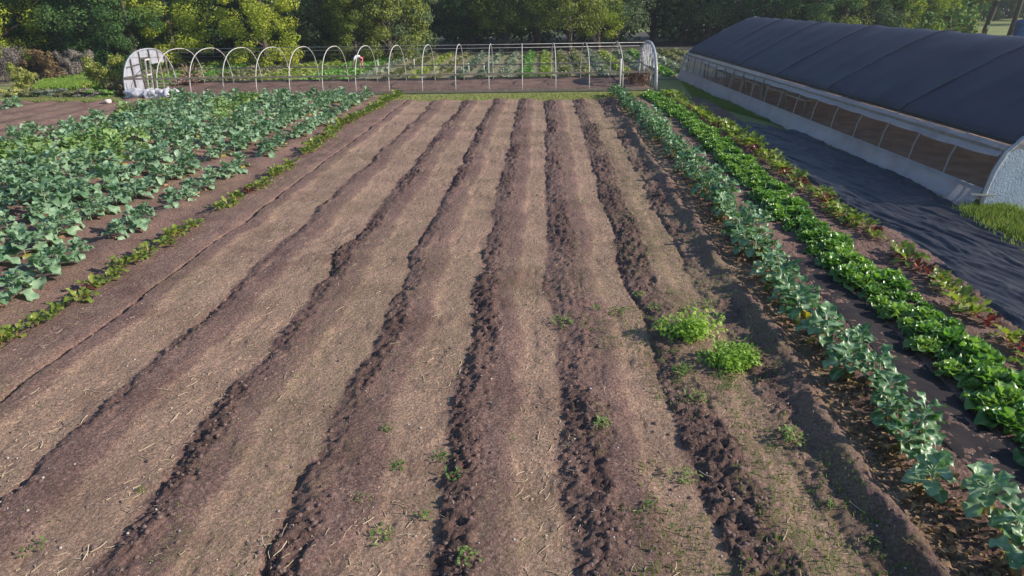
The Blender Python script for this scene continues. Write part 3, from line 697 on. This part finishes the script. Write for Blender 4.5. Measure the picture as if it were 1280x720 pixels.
# plastic hip band under the cloth on both sides, rolled-up plastic drooping a little
for side in (0, 1):
    rows = []
    for j in range(ny+1):
        y = gl*j/ny; s = abs(math.sin(math.pi*nh*j/ny)); dr = .10*float(vn(j*.13, 3+side))+.03*s; r_ = []
        for k in range(6):
            t = k/5; u = .42-.24*t; z = 1.60-(.24+dr)*t
            u2 = u-.03; r_.append(((u2 if side == 0 else GW-u2), y, z+.0))
        rows.append(r_)
    MB().sheet(rows).build('eave_plastic', PLASTIC, gh)
    rows = []
    for j in range(ny+1):
        y = gl*j/ny; s = math.sin(math.pi*nh*j/ny*2); r_ = []
        fl = .18+.22*float(vn(j*.09, 8+side))
        for k in range(6):
            t = k/5; u = -.01-fl*t**1.6+.03*s*t+.09*t*(float(vn(j*.45, k*.6, 15))-.5); z = .56*(1-t)+.012; r_.append(((u if side == 0 else GW-u), y, z))
        rows.append(r_)
    MB().sheet(rows).build('skirt', PLASTIC, gh)
# a drooping torn corner of plastic near the front
# end walls
def gable(y, name, mat, mat2, sgn):
    us = np.linspace(.05, GW-.05, 40); rows = [[(u, y+U(-.012,.012), min(gp(u)-.02, 1.5)*k/8) for u in us] for k in range(9)]
    e = bpy.data.objects.new(name, None); col.objects.link(e); e.parent = gh
    MB().sheet(rows).build('wall_panel', mat, e)
    us = np.linspace(.34, GW-.34, 40); rows = [[(u, y+U(-.01,.01), 1.5+(gp(u)-.01-1.5)*k/8) for u in us] for k in range(9)]
    MB().sheet(rows).build('wall_panel', mat2, e)
    for u in (1.6,3.3,GW/2+1.2,GW-1.8): MB().bar((u,y+sgn*.05,0),(u,y+sgn*.05,gp(u)-.03),.06,.1).build('stud', WOOD, e)
    MB().bar((.3,y+sgn*.05,1.5),(GW-.3,y+sgn*.05,1.5),.05,.1).build('cross_rail', PIPE, e)
    MB().tube([(u,y-sgn*.02,z) for u,z in PR],.05,8).build('arch_edge', PLASTICW, e)
    return e
WHITEP = simple('woven_white_plastic', (.46,.54,.66), (.30,.37,.48), .4, 14., spec=.6, transl=.25, bump=.6, bscale=20)
gable(-.05,'front_wall', WHITEP, PLASTIC, 1)
gable(gl+.05,'rear_wall', PLASTIC, PLASTIC, -1)
MB().bar((-.35,-.1,.45),(.25,-.12,.42),.04,.04).build('skirt_end_batten', PIPE, gh)
gm_ = Matrix.Translation(GN) @ Matrix.Rotation(ga,4,'Z'); GT = lambda x,y,z=0: gm_ @ Vector((x,y,z))
quad_sheet('greenhouse_soil', [GT(.05,.05),GT(GW-.05,.05),GT(GW-.05,gl-.05),GT(.05,gl-.05)], -.02, FLOORS, nx=80, ny=200, amp=.10)
# benches inside (far half)
bn = empty('bench', GT(1.6, gl*.47, .02), ga, label='pale slatted wooden bench inside the greenhouse, nearest of the row along the left side', cat='bench', group='benches inside the greenhouse')
MB().box((0,0,.82),(1.1,2.2,.05)).build('bench_top', simple('pale_wood',(.45,.38,.30),(.3,.24,.18),.8,6.), bn)
for sx in (-.48,.48):
    for sy in (-1,1): MB().box((sx,sy,.4),(.07,.07,.8)).build('leg', WOOD, bn)
for i,(bx,by) in enumerate([(1.7,.56),(1.6,.65),(1.7,.74),(1.6,.83),(6.9,.62),(6.9,.75)]):
    c = dup(bn); c.location = GT(bx, gl*by, .02)
    c['label'] = ['second nearest wooden bench along the left side inside the greenhouse','third wooden bench along the left side inside the greenhouse','fourth wooden bench along the left side inside the greenhouse','farthest wooden bench along the left side inside the greenhouse','nearer wooden bench along the right side inside the greenhouse','farther wooden bench along the right side inside the greenhouse'][i]
# grass patch visible through / beside the greenhouse is the ground sheet
# ------------------------------------------------------------------ black ground tarp
XL = rowx([(1290,452),(1210,385),(1140,325),(1060,268),(985,212),(905,160)]); XR = rowx([(1278,312),(1215,272),(1145,232),(1080,204),(1010,172),(975,157)])
tyl = np.arange(6.5, 30.2, .06); NU = 90; u = np.linspace(0,1,NU)
xl = np.array([cr(y)+.34 for y in tyl]); xr = np.array([XR(y)-.03 if y > 14.6 else XR(14.6)+.45*(14.6-y)**.7 for y in tyl])
# far edge slants: narrow the sheet there
xr = np.where(tyl > 27.5, xl+(xr-xl)*(1-(tyl-27.5)/2.7*.75), xr)
X = xl[:,None]*(1-u)+xr[:,None]*u; Y = np.repeat(tyl[:,None], NU, 1)
a = R(14); xa = X*math.cos(a)+Y*math.sin(a); ya = -X*math.sin(a)+Y*math.cos(a)
wr = fbm(xa*3.6+2.2*fbm(xa*.6,ya*.4,5), ya*.5, 101, 4); rid = 1-np.abs(wr*2-1)*2.2
Z = .05+.07*np.clip(rid,0,1)**2+.06*(fbm(xa*1.2,ya*.35,111)-.3)+.02*(fbm(xa*7,ya*1.6,112,2)-.5)
ed = np.minimum(np.minimum(u,1-u)[None]*NU/3, 1); Z = .02+(Z-.02)*ed + .03*ed
put('ground_tarp', gridmesh('ground_tarp', X, Y, Z), TARP, label='wrinkled black ground tarp spread between the chard row and the greenhouse', cat='tarp')
# strip of grey path continuing to the tunnel
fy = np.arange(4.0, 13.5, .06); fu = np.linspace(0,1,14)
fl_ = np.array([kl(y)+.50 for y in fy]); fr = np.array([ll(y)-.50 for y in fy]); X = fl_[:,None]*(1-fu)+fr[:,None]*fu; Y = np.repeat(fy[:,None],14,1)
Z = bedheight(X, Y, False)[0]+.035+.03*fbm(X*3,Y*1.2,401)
put('dark_strip', gridmesh('dark_strip', X, Y, Z), simple('matte_dark',(.012,.011,.015),(.035,.028,.028),.85,2.5,spec=.2,bump=.3,bscale=20), label='narrow black strip in the path between the near kale and the lettuce', cat='fabric')  # near-black matte strip laid over the soil of this path
pth = [G(842,124),G(853,124),G(906,158),G(893,158)]
quad_sheet('path', pth, -.02, simple('dark_path',(.05,.052,.055),(.08,.075,.06),.9,3.), nx=20, ny=60, amp=.02)
# grass at the greenhouse corner
x, y = inpoly(9000, [G(1205,268),G(1300,318),G(1400,300),G(1235,258)]); k_ = fbm(x*1.8,y*1.8,501) > .36; x2, y2 = inpoly(1500, [G(1190,266),G(1285,330),G(1400,312),G(1228,256)]); x = np.concatenate([x[k_]+rng.normal(size=k_.sum())*.12,x2]); y = np.concatenate([y[k_]+rng.normal(size=k_.sum())*.12,y2]); blades('grass', x, y, np.full(len(x),.0), .22, 'tall bright green grass at the front corner of the greenhouse', wd=.005)
x, y = inpoly(26000, [G(470,126.5),G(850,124.5),G(850,114.5),G(470,119.5)]); blades('grass', x, y, np.full(len(x),-.04), .07, 'mown grass strip between the beds and the hoop tunnel', wd=.02, mat=leafmat('dry_grass',(.17,.20,.05),(.25,.27,.09),(.36,.35,.16),.7,.25))
x, y = inpoly(20000, [G(870,126),G(985,158),G(1010,160),G(850,100)]); blades('grass', x, y, np.full(len(x),-.03), .09, 'shaded grass between the greenhouse and the crop rows', wd=.015)
x, y = inpoly(2600, [G(1010,178),G(1200,272),G(1215,268),G(1010,170)]); blades('grass', x, y, np.full(len(x),.0), .12, 'grass fringe along the foot of the greenhouse skirt', wd=.006)
# sparse weeds/grass over right bare beds
xx, yy = scatter_on(9000, 3.6, 30, .6, 3.4, 1.4); m_ = fbm(xx*1.6, yy*1.1, 131) > .50; xx, yy = xx[m_], yy[m_]
zz = bedheight(xx[None],yy[None])[0][0]+.03
blades('weedy_grass', xx, yy, zz, .05, 'fine weedy grass thinly covering the right-hand bare beds', wd=.005)
xx, yy = scatter_on(3500, 3.6, 24, -8, .6, 1.4); m_ = fbm(xx*1.1, yy*.8, 133) > .58; xx, yy = xx[m_], yy[m_]
blades('weedy_grass', xx, yy, bedheight(xx[None],yy[None])[0][0]+.03, .045, 'tiny tufts of weedy grass on the left-hand bare beds', wd=.004)
# ------------------------------------------------------------------ far field behind the tunnel
Yf0, Yf1 = 48.6, 73.0
FSOIL = simple('far_soil', (.22,.18,.11), (.14,.15,.065), .95, .5)
plane('far_field', -42, 20, 47.6, 75, -.015, FSOIL, 40, 20, kind='structure')
FG = leafmat('far_green',(.07,.17,.03),(.12,.25,.045),(.19,.32,.07),.6,.3,scale=.4); FO = leafmat('far_olive',(.10,.12,.045),(.155,.17,.07),(.23,.22,.11),.7,.25,scale=.4); FB = leafmat('far_grey',(.10,.14,.09),(.16,.20,.14),(.24,.27,.2),.6,.25,scale=.4); FY = leafmat('far_yellow',(.13,.19,.03),(.2,.26,.045),(.27,.31,.08),.6,.3,scale=.4)
kinds = [(FG,'bright green'),(FB,'blue-green'),(FO,'dull olive'),(FB,'grey-green'),(FY,'yellow-green')]
rowdefs = [(-36,2),(-34.2,0),(-32.4,2),(-30.6,2),(-28.8,4),(-27,0),(-25.2,0),(-23.4,2),(-21.6,2),(-19.8,4),(-18,4),(-16.2,0),(-14.4,0),(-12.6,1),(-10.8,2),(-9.2,4),(-7.6,2),(-6,1),(-4.4,3),(-2.8,3),(-1.4,0),(0,4),(1.4,2),(2.8,2),(4.2,1),(5.6,4),(7.0,3),(8.4,0),(9.8,3),(11.2,2),(12.6,2)]
cnt = {}
for i, (rx, k) in enumerate(rowdefs):
    mt, cn = kinds[k]; n = {0:900,1:760,2:850,3:700,4:760}[k] if rx > -12 else {0:1300,1:700,2:1300,3:600,4:1100}[k]
    y = Yf0+(Yf1-Yf0)*(np.arange(n)+rng.random(n)*2)/(n+2); x = rx+rng.normal(size=n)*.2*(2.2 if k in (0,2,4) and rx < -12 else 1); 
    hh = .32*np.exp(-((x-rx)/.35)**2)*(.3+fbm(x*.3,y*.6,141+i)*.9)*rng.random(n)
    d = rng.normal(size=(n,3))*.6+np.array([0,0,1]); d /= np.linalg.norm(d,axis=1)[:,None]; a = rng.normal(size=(n,3)); t = np.cross(d,a); t /= np.linalg.norm(t,axis=1)[:,None]; b = np.cross(d,t)
    s = (.10+.16*rng.random(n))[:,None]; P = np.stack([x,y,hh+.03],1)
    V = np.stack([P-t*s, P+b*s*.7, P+t*s, P-b*s*.7],1).reshape(-1,3)
    cnt[cn] = cnt.get(cn,0)+1
    me = npmesh('crop_row', V, np.arange(4*n).reshape(n,4), False, dict(v=np.repeat(rng.random(n),4))); me.materials.append(mt)
    ordn = ['first','second','third','fourth','fifth','sixth','seventh','eighth','ninth','tenth','eleventh','twelfth'][cnt[cn]-1]
    put('crop_row', me, label=f'{cn} crop row behind the hoop tunnel, {ordn} of its colour from the left', cat='crop row', group='crop rows behind the tunnel')
# small white stakes in far field
stk = MB().tube([(0,0,0),(0,0,.75)], .05, 6).build('row_marker', PIPEW)
spots = [(473,88),(518,86),(586,92),(605,93)]
for i,(px,py) in enumerate(spots):
    c = stk if i == 0 else stk.copy()
    if i: col.objects.link(c)
    c.location = G(px,py); meta(c, ['short white marker post just right of the stooping person','short white marker post, second to the right of the stooping person','short white marker post, third to the right of the stooping person','rightmost short white marker post in the far field'][i], 'marker post', 'white posts in the far field')
# ------------------------------------------------------------------ trees
BARK = simple('bark', (.11,.085,.065), (.05,.04,.032), .95, 10., bump=.8)
TM = dict(deep=leafmat('deep_green_leaf',(.020,.06,.016),(.045,.105,.03),(.095,.17,.05),.75,.2,spec=.2,scale=.5),
 grey=leafmat('grey_green_leaf',(.045,.08,.035),(.085,.135,.06),(.15,.20,.10),.75,.2,spec=.2,scale=.5),
 olive=leafmat('olive_leaf',(.07,.10,.018),(.13,.165,.03),(.21,.235,.06),.75,.28,spec=.2,scale=.5),
 lime=leafmat('lime_leaf',(.13,.19,.018),(.25,.31,.03),(.40,.41,.06),.7,.32,spec=.25,scale=.5),
 gold=leafmat('golden_leaf',(.19,.17,.02),(.33,.28,.03),(.45,.36,.06),.7,.32,spec=.25,scale=.5))
def tree_meshes(kind, base, rad, h, seed, nblob=75, per=210, leafs=.17):
    random.seed(seed); items = []
    mb = MB(); mb.tube([(0,0,-.2),(U(-.15,.15),U(-.15,.15),h*.25),(U(-.3,.3),U(-.3,.3),h*.6),(U(-.3,.3),U(-.3,.3),h*.92)],[.28,.22,.14,.03],10)
    for i in range(nblob):
        lowp = i < nblob*.62
        z = base+(5.5-base)*random.random() if lowp else 5.5+(h-6.)*random.random()**1.2
        q = max(0,(z-h*.33)/(h*.67)); rr = rad*(math.sqrt(max(.02,1-q*q)) if z > h*.33 else (.72+.28*(z-base)/(h*.33-base+.01)))
        a = U(0,6.28); r = rr*math.sqrt(U(.25,1.)); c = (r*math.cos(a), r*math.sin(a), z); s = U(.65,1.25)*rad/3.5
        items.append((int(per*(1.0 if lowp else .55)), c, (s,s,s*U(.6,.85)), leafs if lowp else leafs*1.4, .55))
        if random.random() < .4: mb.tube([(0,0,max(.5,z-1.6)),(c[0]*.5,c[1]*.5,z-.6),c],[.08,.05,.015],6,False)
    crown = clouds('crown', items, TM[kind]); tr = bpy.data.meshes.new('trunk'); tr.from_pydata(mb.v,[],mb.f); tr.materials.append(BARK)
    return tr, crown
TP = {}
for j,(kd) in enumerate(('deep','grey','olive','lime','gold')):
    TP[kd] = [tree_meshes(kd, .35, 3.4, 11., 100+j*3+q, 60, 300) for q in range(2 if kd != 'gold' else 1)]
    TP[kd+'_hi'] = [tree_meshes(kd, 1.9, 3.6, 12., 200+j*3, 64, 210)]
random.seed(11)
adj = dict(deep='deep green tree', grey='grey-green tree', olive='olive green tree', lime='lime-yellow tree', gold='golden tree')
TREES = []
def tree(px, Y, kd, s, hi=False, rz=None):
    TREES.append((px, Y, kd, s, hi, rz if rz is not None else U(0,6.28)))
for t in [(-25,57,'gold',.9),(8,56,'lime',.95),(38,60,'olive',.95),(88,60,'deep',1.2),(132,58,'deep',1.1),(172,57,'deep',.8),(-60,56,'deep',1.1),(70,62,'grey',1.2),
          (222,60,'lime',.95),(262,67,'deep',1.2),(335,60,'lime',.95),(300,68,'grey',1.1),(375,66,'grey',1.0),(412,68,'grey',1.0),(445,64,'olive',.8),(487,66,'olive',1.15),(505,69,'grey',.95)]: tree(*t)
for t in [(545,76,'grey',1.,True),(590,76,'deep',1.1,True),(632,74,'olive',1.,True),(672,77,'grey',1.1,True),(712,73,'olive',1.1,True),(748,76,'lime',.75,True),(770,78,'grey',1.,True),
          (815,86,'deep',1.2,True),(850,84,'deep',1.2,True),(885,82,'deep',1.1,True),(925,84,'grey',1.1,True),(960,80,'deep',1.1),(990,82,'olive',.95),(1020,78,'deep',1.0),(1050,80,'olive',1.),(1085,82,'grey',1.0),
          (1112,84,'lime',.8),(1135,86,'lime',1.0),(1160,90,'lime',1.05),(1190,92,'gold',.95),
          (1222,140,'grey',1.4),(1262,150,'grey',1.5),(1300,138,'grey',1.5),(1185,142,'deep',1.4),(1150,135,'deep',1.4),(1340,120,'deep',1.4)]: tree(*t)
def zone(px):
    if px < 150: return 'above the far-left shrubs'
    if px < 275: return 'behind the tunnel end wall'
    if px < 400: return 'behind the left third of the tunnel'
    if px < 530: return 'behind the stooping person'
    if px < 660: return 'behind the middle of the tunnel'
    if px < 790: return 'behind the right end of the tunnel'
    if px < 940: return 'between tunnel and greenhouse'
    if px < 1100: return 'just above the greenhouse ridge'
    if px < 1210: return 'beside the bright lawn'
    return 'beyond the bright lawn by the blue tank'
TREES.sort(key=lambda t: t[0]); from collections import Counter
tot = Counter((t[2], zone(t[0])) for t in TREES); seen = Counter(); ORD = ['leftmost','second leftmost','third leftmost','fourth leftmost','fifth leftmost']
for px, Y, kd, s, hi, rz in TREES:
    p = AT(px, Y); k = (kd, zone(px)); lab = adj[kd]+' '+zone(px)
    if tot[k] > 1: lab += ', '+ORD[seen[k]]+' of its colour'
    seen[k] += 1
    tr, cr_ = random.choice(TP[kd+('_hi' if hi else '')])
    e = empty('tree', (p.x, p.y, 0), rz, label=lab, cat='tree', group='trees along the wood edge'); e.scale = (s, s, s*U(.92,1.08))
    put('trunk', tr, parent=e); put('crown', cr_, parent=e)
# two bare leaning trunks by the lawn
for i,(px,py,lean) in enumerate([(1228,42,1.1),(1262,42.5,.5)]):
    g = AT(px-0, 92)
    e = empty('tree', (g.x,g.y,0), 0, label=['leaning dark tree trunk beyond the greenhouse, left of the pair','straighter dark tree trunk beyond the greenhouse beside the blue tank'][i], cat='tree')
    MB().tube([(0,0,-.2),(lean*.5,0,2.5),(lean,0,5),(lean*1.2,.2,9)],[.34,.27,.22,.12],12).tube([(lean*.8,0,4.2),(lean+1.5,0,7.5)],[.15,.05],8).build('trunk', BARK, e)
    put('crown', clouds('crown', [(260,(lean+U(-3,3),U(-3,3),U(6.5,11)),(1.2,1.2,.9),.22,.6) for _ in range(40)], TM['grey']), parent=e)
# the deep wood behind, one mass
items = []
for i in range(900):
    px = U(-160,1210); Yb = U(81,98) if px > 520 else U(70,90)
    p = AT(px, Yb); items.append((70,(p.x,p.y,U(.2,6) if i % 2 else U(.4,13)),(2.2,2.2,1.7),.55,.9))
for i in range(260):
    px = U(1150,1420); p = AT(px, U(150,185)); items.append((70,(p.x,p.y,U(.6,15)),(3.4,3,2.3),.8,.9))
put('woodland', clouds('woodland', items, TM['deep']), kind='stuff', label='deep shaded woodland filling the background behind the edge trees', cat='woodland')
# ------------------------------------------------------------------ shrubs on the left
def shrub(px, py, w_, h_, mat, label, n=26, per=120, leafs=.10, name='shrub', d=None, stems=True):
    g = G(px, py); e = empty(name, g, 0, label=label, cat='shrub', group='shrubs at the far left')
    it = [(per,(U(-.5,.5)*w_, U(-.4,.4)*(d or w_), h_*U(.12,1.0)),(w_*U(.11,.2),w_*U(.11,.2),h_*U(.12,.2)),leafs,.8) for _ in range(n)]
    put('foliage', clouds('foliage', it, mat), parent=e)
    mb = MB()
    for i in range(9): x_, y_ = U(-.35,.35)*w_, U(-.3,.3)*w_; mb.tube([(x_*.3,y_*.3,0),(x_*.7,y_*.7,h_*.5),(x_*1.1,y_*1.1,h_*U(.8,1.0))],[.025,.018,.006],5,False)
    mb.build('stems', BARK, e); return e
DRY = leafmat('dry_brush',(.13,.105,.095),(.21,.18,.165),(.31,.27,.25),.85,.1)
RUST = leafmat('rust_leaf',(.10,.055,.03),(.16,.10,.05),(.2,.17,.06),.7,.2)
YEL = leafmat('yellow_leaf',(.12,.16,.02),(.25,.27,.05),(.45,.43,.16),.5,.3)
shrub(137,117,2.0,2.0,YEL,'yellow-green leafy shrub just left of the tunnel end wall',34,110,.13)
shrub(31,112,1.5,1.5,YEL,'yellow-green shrub standing before the rust-brown bush at far left',24,110,.12)
shrub(60,101,2.0,2.0,RUST,'rust-brown bush between the two grey brush heaps at left',34,130,.12)
shrub(8,103,2.6,2.2,DRY,'grey dry brush heap at the left edge of the view',40,220,.07)
shrub(87,98,1.2,1.9,DRY,'narrow grey dry brush heap right of the rust-brown bush',34,220,.07)
shrub(107,95,1.5,1.7,DRY,'grey dry brush heap behind the bright lawn patch at left',34,200,.07)
shrub(150,120,1.2,.9,RUST,'low brown bush at the foot of the tunnel end wall',18,110,.10)
for i,(px,py,mt,lab) in enumerate([(8,122,YEL,'low yellow-green hedge clump at the left frame edge'),(42,120,FO,'low olive hedge clump below the left yellow shrub'),(72,121,FB,'low grey-green hedge clump, third from the left edge'),(94,121,FO,'low olive clump in the middle of the low hedge line'),(112,122,DRY,'low grey clump next to the yellow-green shrub'),(128,122,FG,'low green clump under the yellow-green shrub')]):
    shrub(px,py,1.7,.42,mt,lab,14,110,.10,'hedge_plant',.9)
# bright lawn patch and lime planting
x, y = inpoly(26000, [G(40,113),G(125,112),G(118,96),G(60,99)]); blades('grass', x, y, np.full(len(x),-.03), .26, 'bright lime grass patch between the left shrubs', wd=.03, mat=leafmat('lime_grass',(.09,.17,.02),(.15,.26,.03),(.25,.34,.06),.6,.3))
x, y = inpoly(18000, [G(-60,128),G(150,127.5),G(150,123),G(-60,124)]); blades('grass', x, y, np.full(len(x),-.03), .12, 'grass verge between the left hedge plants and the fallow strip', wd=.02)
g = G(135,129.5); V, F = lumps(np.array([0.]),np.array([0.]),np.array([.12]),np.array([.24]),.6)
put('white_sack', npmesh('white_sack', V, F, True), simple('sack',(.7,.6,.56),(.5,.42,.4),.8,6.), loc=g, label='small pale sack lying on the grass verge left of the collards', cat='sack')
# ------------------------------------------------------------------ blue tank beyond the greenhouse
g = AT(1277,88); e = empty('water_tank', (g.x,g.y,0), 0, label='blue plastic tank standing on the lawn beyond the greenhouse', cat='tank')
BLUE = simple('blue_plastic',(.02,.09,.30),(.015,.07,.24),.4,3.)
prof = [(0.98,0),(1.0,.05),(1.0,.5),(.97,.53),(1.0,.56),(1.0,1.05),(.97,1.08),(1.0,1.11),(1.0,1.6),(.92,1.78),(.6,1.9),(.3,1.93),(.3,2.02),(.0,2.03)]
vs = [(r_*math.cos(6.283*k/28), r_*math.sin(6.283*k/28), z) for r_, z in prof[:-2] for k in range(28)]; n = 28
mb = MB(); mb._add(vs, [(i*n+k,i*n+(k+1)%n,(i+1)*n+(k+1)%n,(i+1)*n+k) for i in range(len(prof)-3) for k in range(n)], True); mb.build('tank_body', BLUE, e)
MB().tube([(0,0,1.9),(0,0,2.05)],.34,20).build('lid', BLUE, e)
# ------------------------------------------------------------------ stooping person
SKIN = simple('skin',(.42,.26,.19),(.38,.23,.17),.6,10.)
pp = G(452.5,88); per = empty('person', (pp.x,pp.y,0), math.pi, label='person bending low to the crop rows in a white top and pink shorts', cat='person')
def skin(name, verts, edges, radii, mat, parent):
    me = bpy.data.meshes.new(name); me.from_pydata(verts, edges, []); o = put(name, me, mat, parent)
    md = o.modifiers.new('skin','SKIN'); md.use_smooth_shade = True
    for i, r_ in enumerate(radii): me.skin_vertices[0].data[i].radius = (r_, r_) if not isinstance(r_, tuple) else r_
    me.skin_vertices[0].data[0].use_root = True
    s_ = o.modifiers.new('sub','SUBSURF'); s_.levels = 1; s_.render_levels = 2; return o
V = [(0,0,.92),(.14,0,.99),(.30,0,1.02),(.44,0,.98),(.53,0,.93),(.60,0,.87),(.67,0,.80)]; Rr = [.13,.12,.13,.14,.06,.08,.085]
E = [(0,1),(1,2),(2,3),(3,4),(4,5),(5,6)]
def add(par, pts):
    i0 = par
    for p, r_ in pts: V.append(p); Rr.append(r_); E.append((i0, len(V)-1)); i0 = len(V)-1
    return i0
for s_ in (-1,1):
    add(0, [((-.03,.10*s_,.86),.10),((.06+.04*s_,.14*s_,.48),.065),((-.06+.1*s_,.15*s_,.10),.042),((-.03+.1*s_,.16*s_,.04),.04),((.10+.1*s_,.17*s_,.03),.032)])
    pw_ = add(3, [((.45,.17*s_,.94),.06),((.52,.21*s_,.68),.045),((.60,.17*s_,.44),.032),((.62,.15*s_,.36),.03)])
    for fi in range(5):
        oy = (fi-2)*.018; L_ = [.05,.075,.082,.075,.06][fi]; 
        if fi == 0: oy = -.045
        add(pw_, [((.63,.15*s_+oy*s_,.33),.010),((.645,.15*s_+oy*1.2*s_,.33-L_*.6),.009),((.638,.15*s_+oy*1.2*s_,.33-L_),.007)])
skin('body', V, E, Rr, SKIN, per)
WHT = simple('white_cotton',(.75,.76,.80),(.6,.62,.68),.85,12.); PNK = simple('pink_cotton',(.62,.16,.22),(.55,.12,.18),.85,12.)
Vs = [(.06,0,.96),(.2,0,1.01),(.34,0,1.02),(.46,0,.975)]; Es = [(0,1),(1,2),(2,3)]; Rs = [.155,.15,.16,.15]
for s_ in (-1,1): Vs += [(.46,.18*s_,.93),(.50,.205*s_,.76)]; Rs += [.078,.065]; k = len(Vs); Es += [(3,k-2),(k-2,k-1)]
skin('shirt', Vs, Es, Rs, WHT, per)
Vs = [(-.0,0,.92),(.09,0,.965)]; Es = [(0,1)]; Rs = [.155,.145]
for s_ in (-1,1): Vs += [(-.03,.11*s_,.84),(.03,.135*s_,.58)]; Rs += [.125,.105]; k = len(Vs); Es += [(0,k-2),(k-2,k-1)]
skin('shorts', Vs, Es, Rs, PNK, per)
for s_ in (-1,1): skin('boot', [(-.06+.1*s_,.15*s_,.2),(-.05+.1*s_,.155*s_,.06),(.12+.1*s_,.17*s_,.045)], [(0,1),(1,2)], [.06,.06,.05], DWOOD, per)
skin('hair', [(.57,0,.93),(.66,0,.875),(.72,0,.79)], [(0,1),(1,2)], [.07,.10,.08], simple('dark_hair',(.03,.025,.03),(.05,.04,.04),.6,20.), per)
MB().tube([(.70,.03,.76),(.725,.03,.755)],.012,6).tube([(.70,-.03,.76),(.725,-.03,.755)],.012,6).tube([(.70,0,.74),(.735,0,.73)],.014,6).tube([(.675,-.025,.715),(.675,.025,.715)],.009,6).build('face', SKIN, per)

# ------------------------------------------------------------------ air
mt, nt, out = newmat('haze'); pv = nt.nodes.new('ShaderNodeVolumePrincipled'); pv.inputs['Color'].default_value = (.80,.84,1,1); pv.inputs['Density'].default_value = HAZE; pv.inputs['Anisotropy'].default_value = .2
nt.links.new(pv.outputs[0], out.inputs['Volume'])
if HAZE: MB().box((0, 85, 10.5), (290, 240, 24)).build('haze', mt, kind='stuff', label='thin pale air over the whole farm', cat='haze')
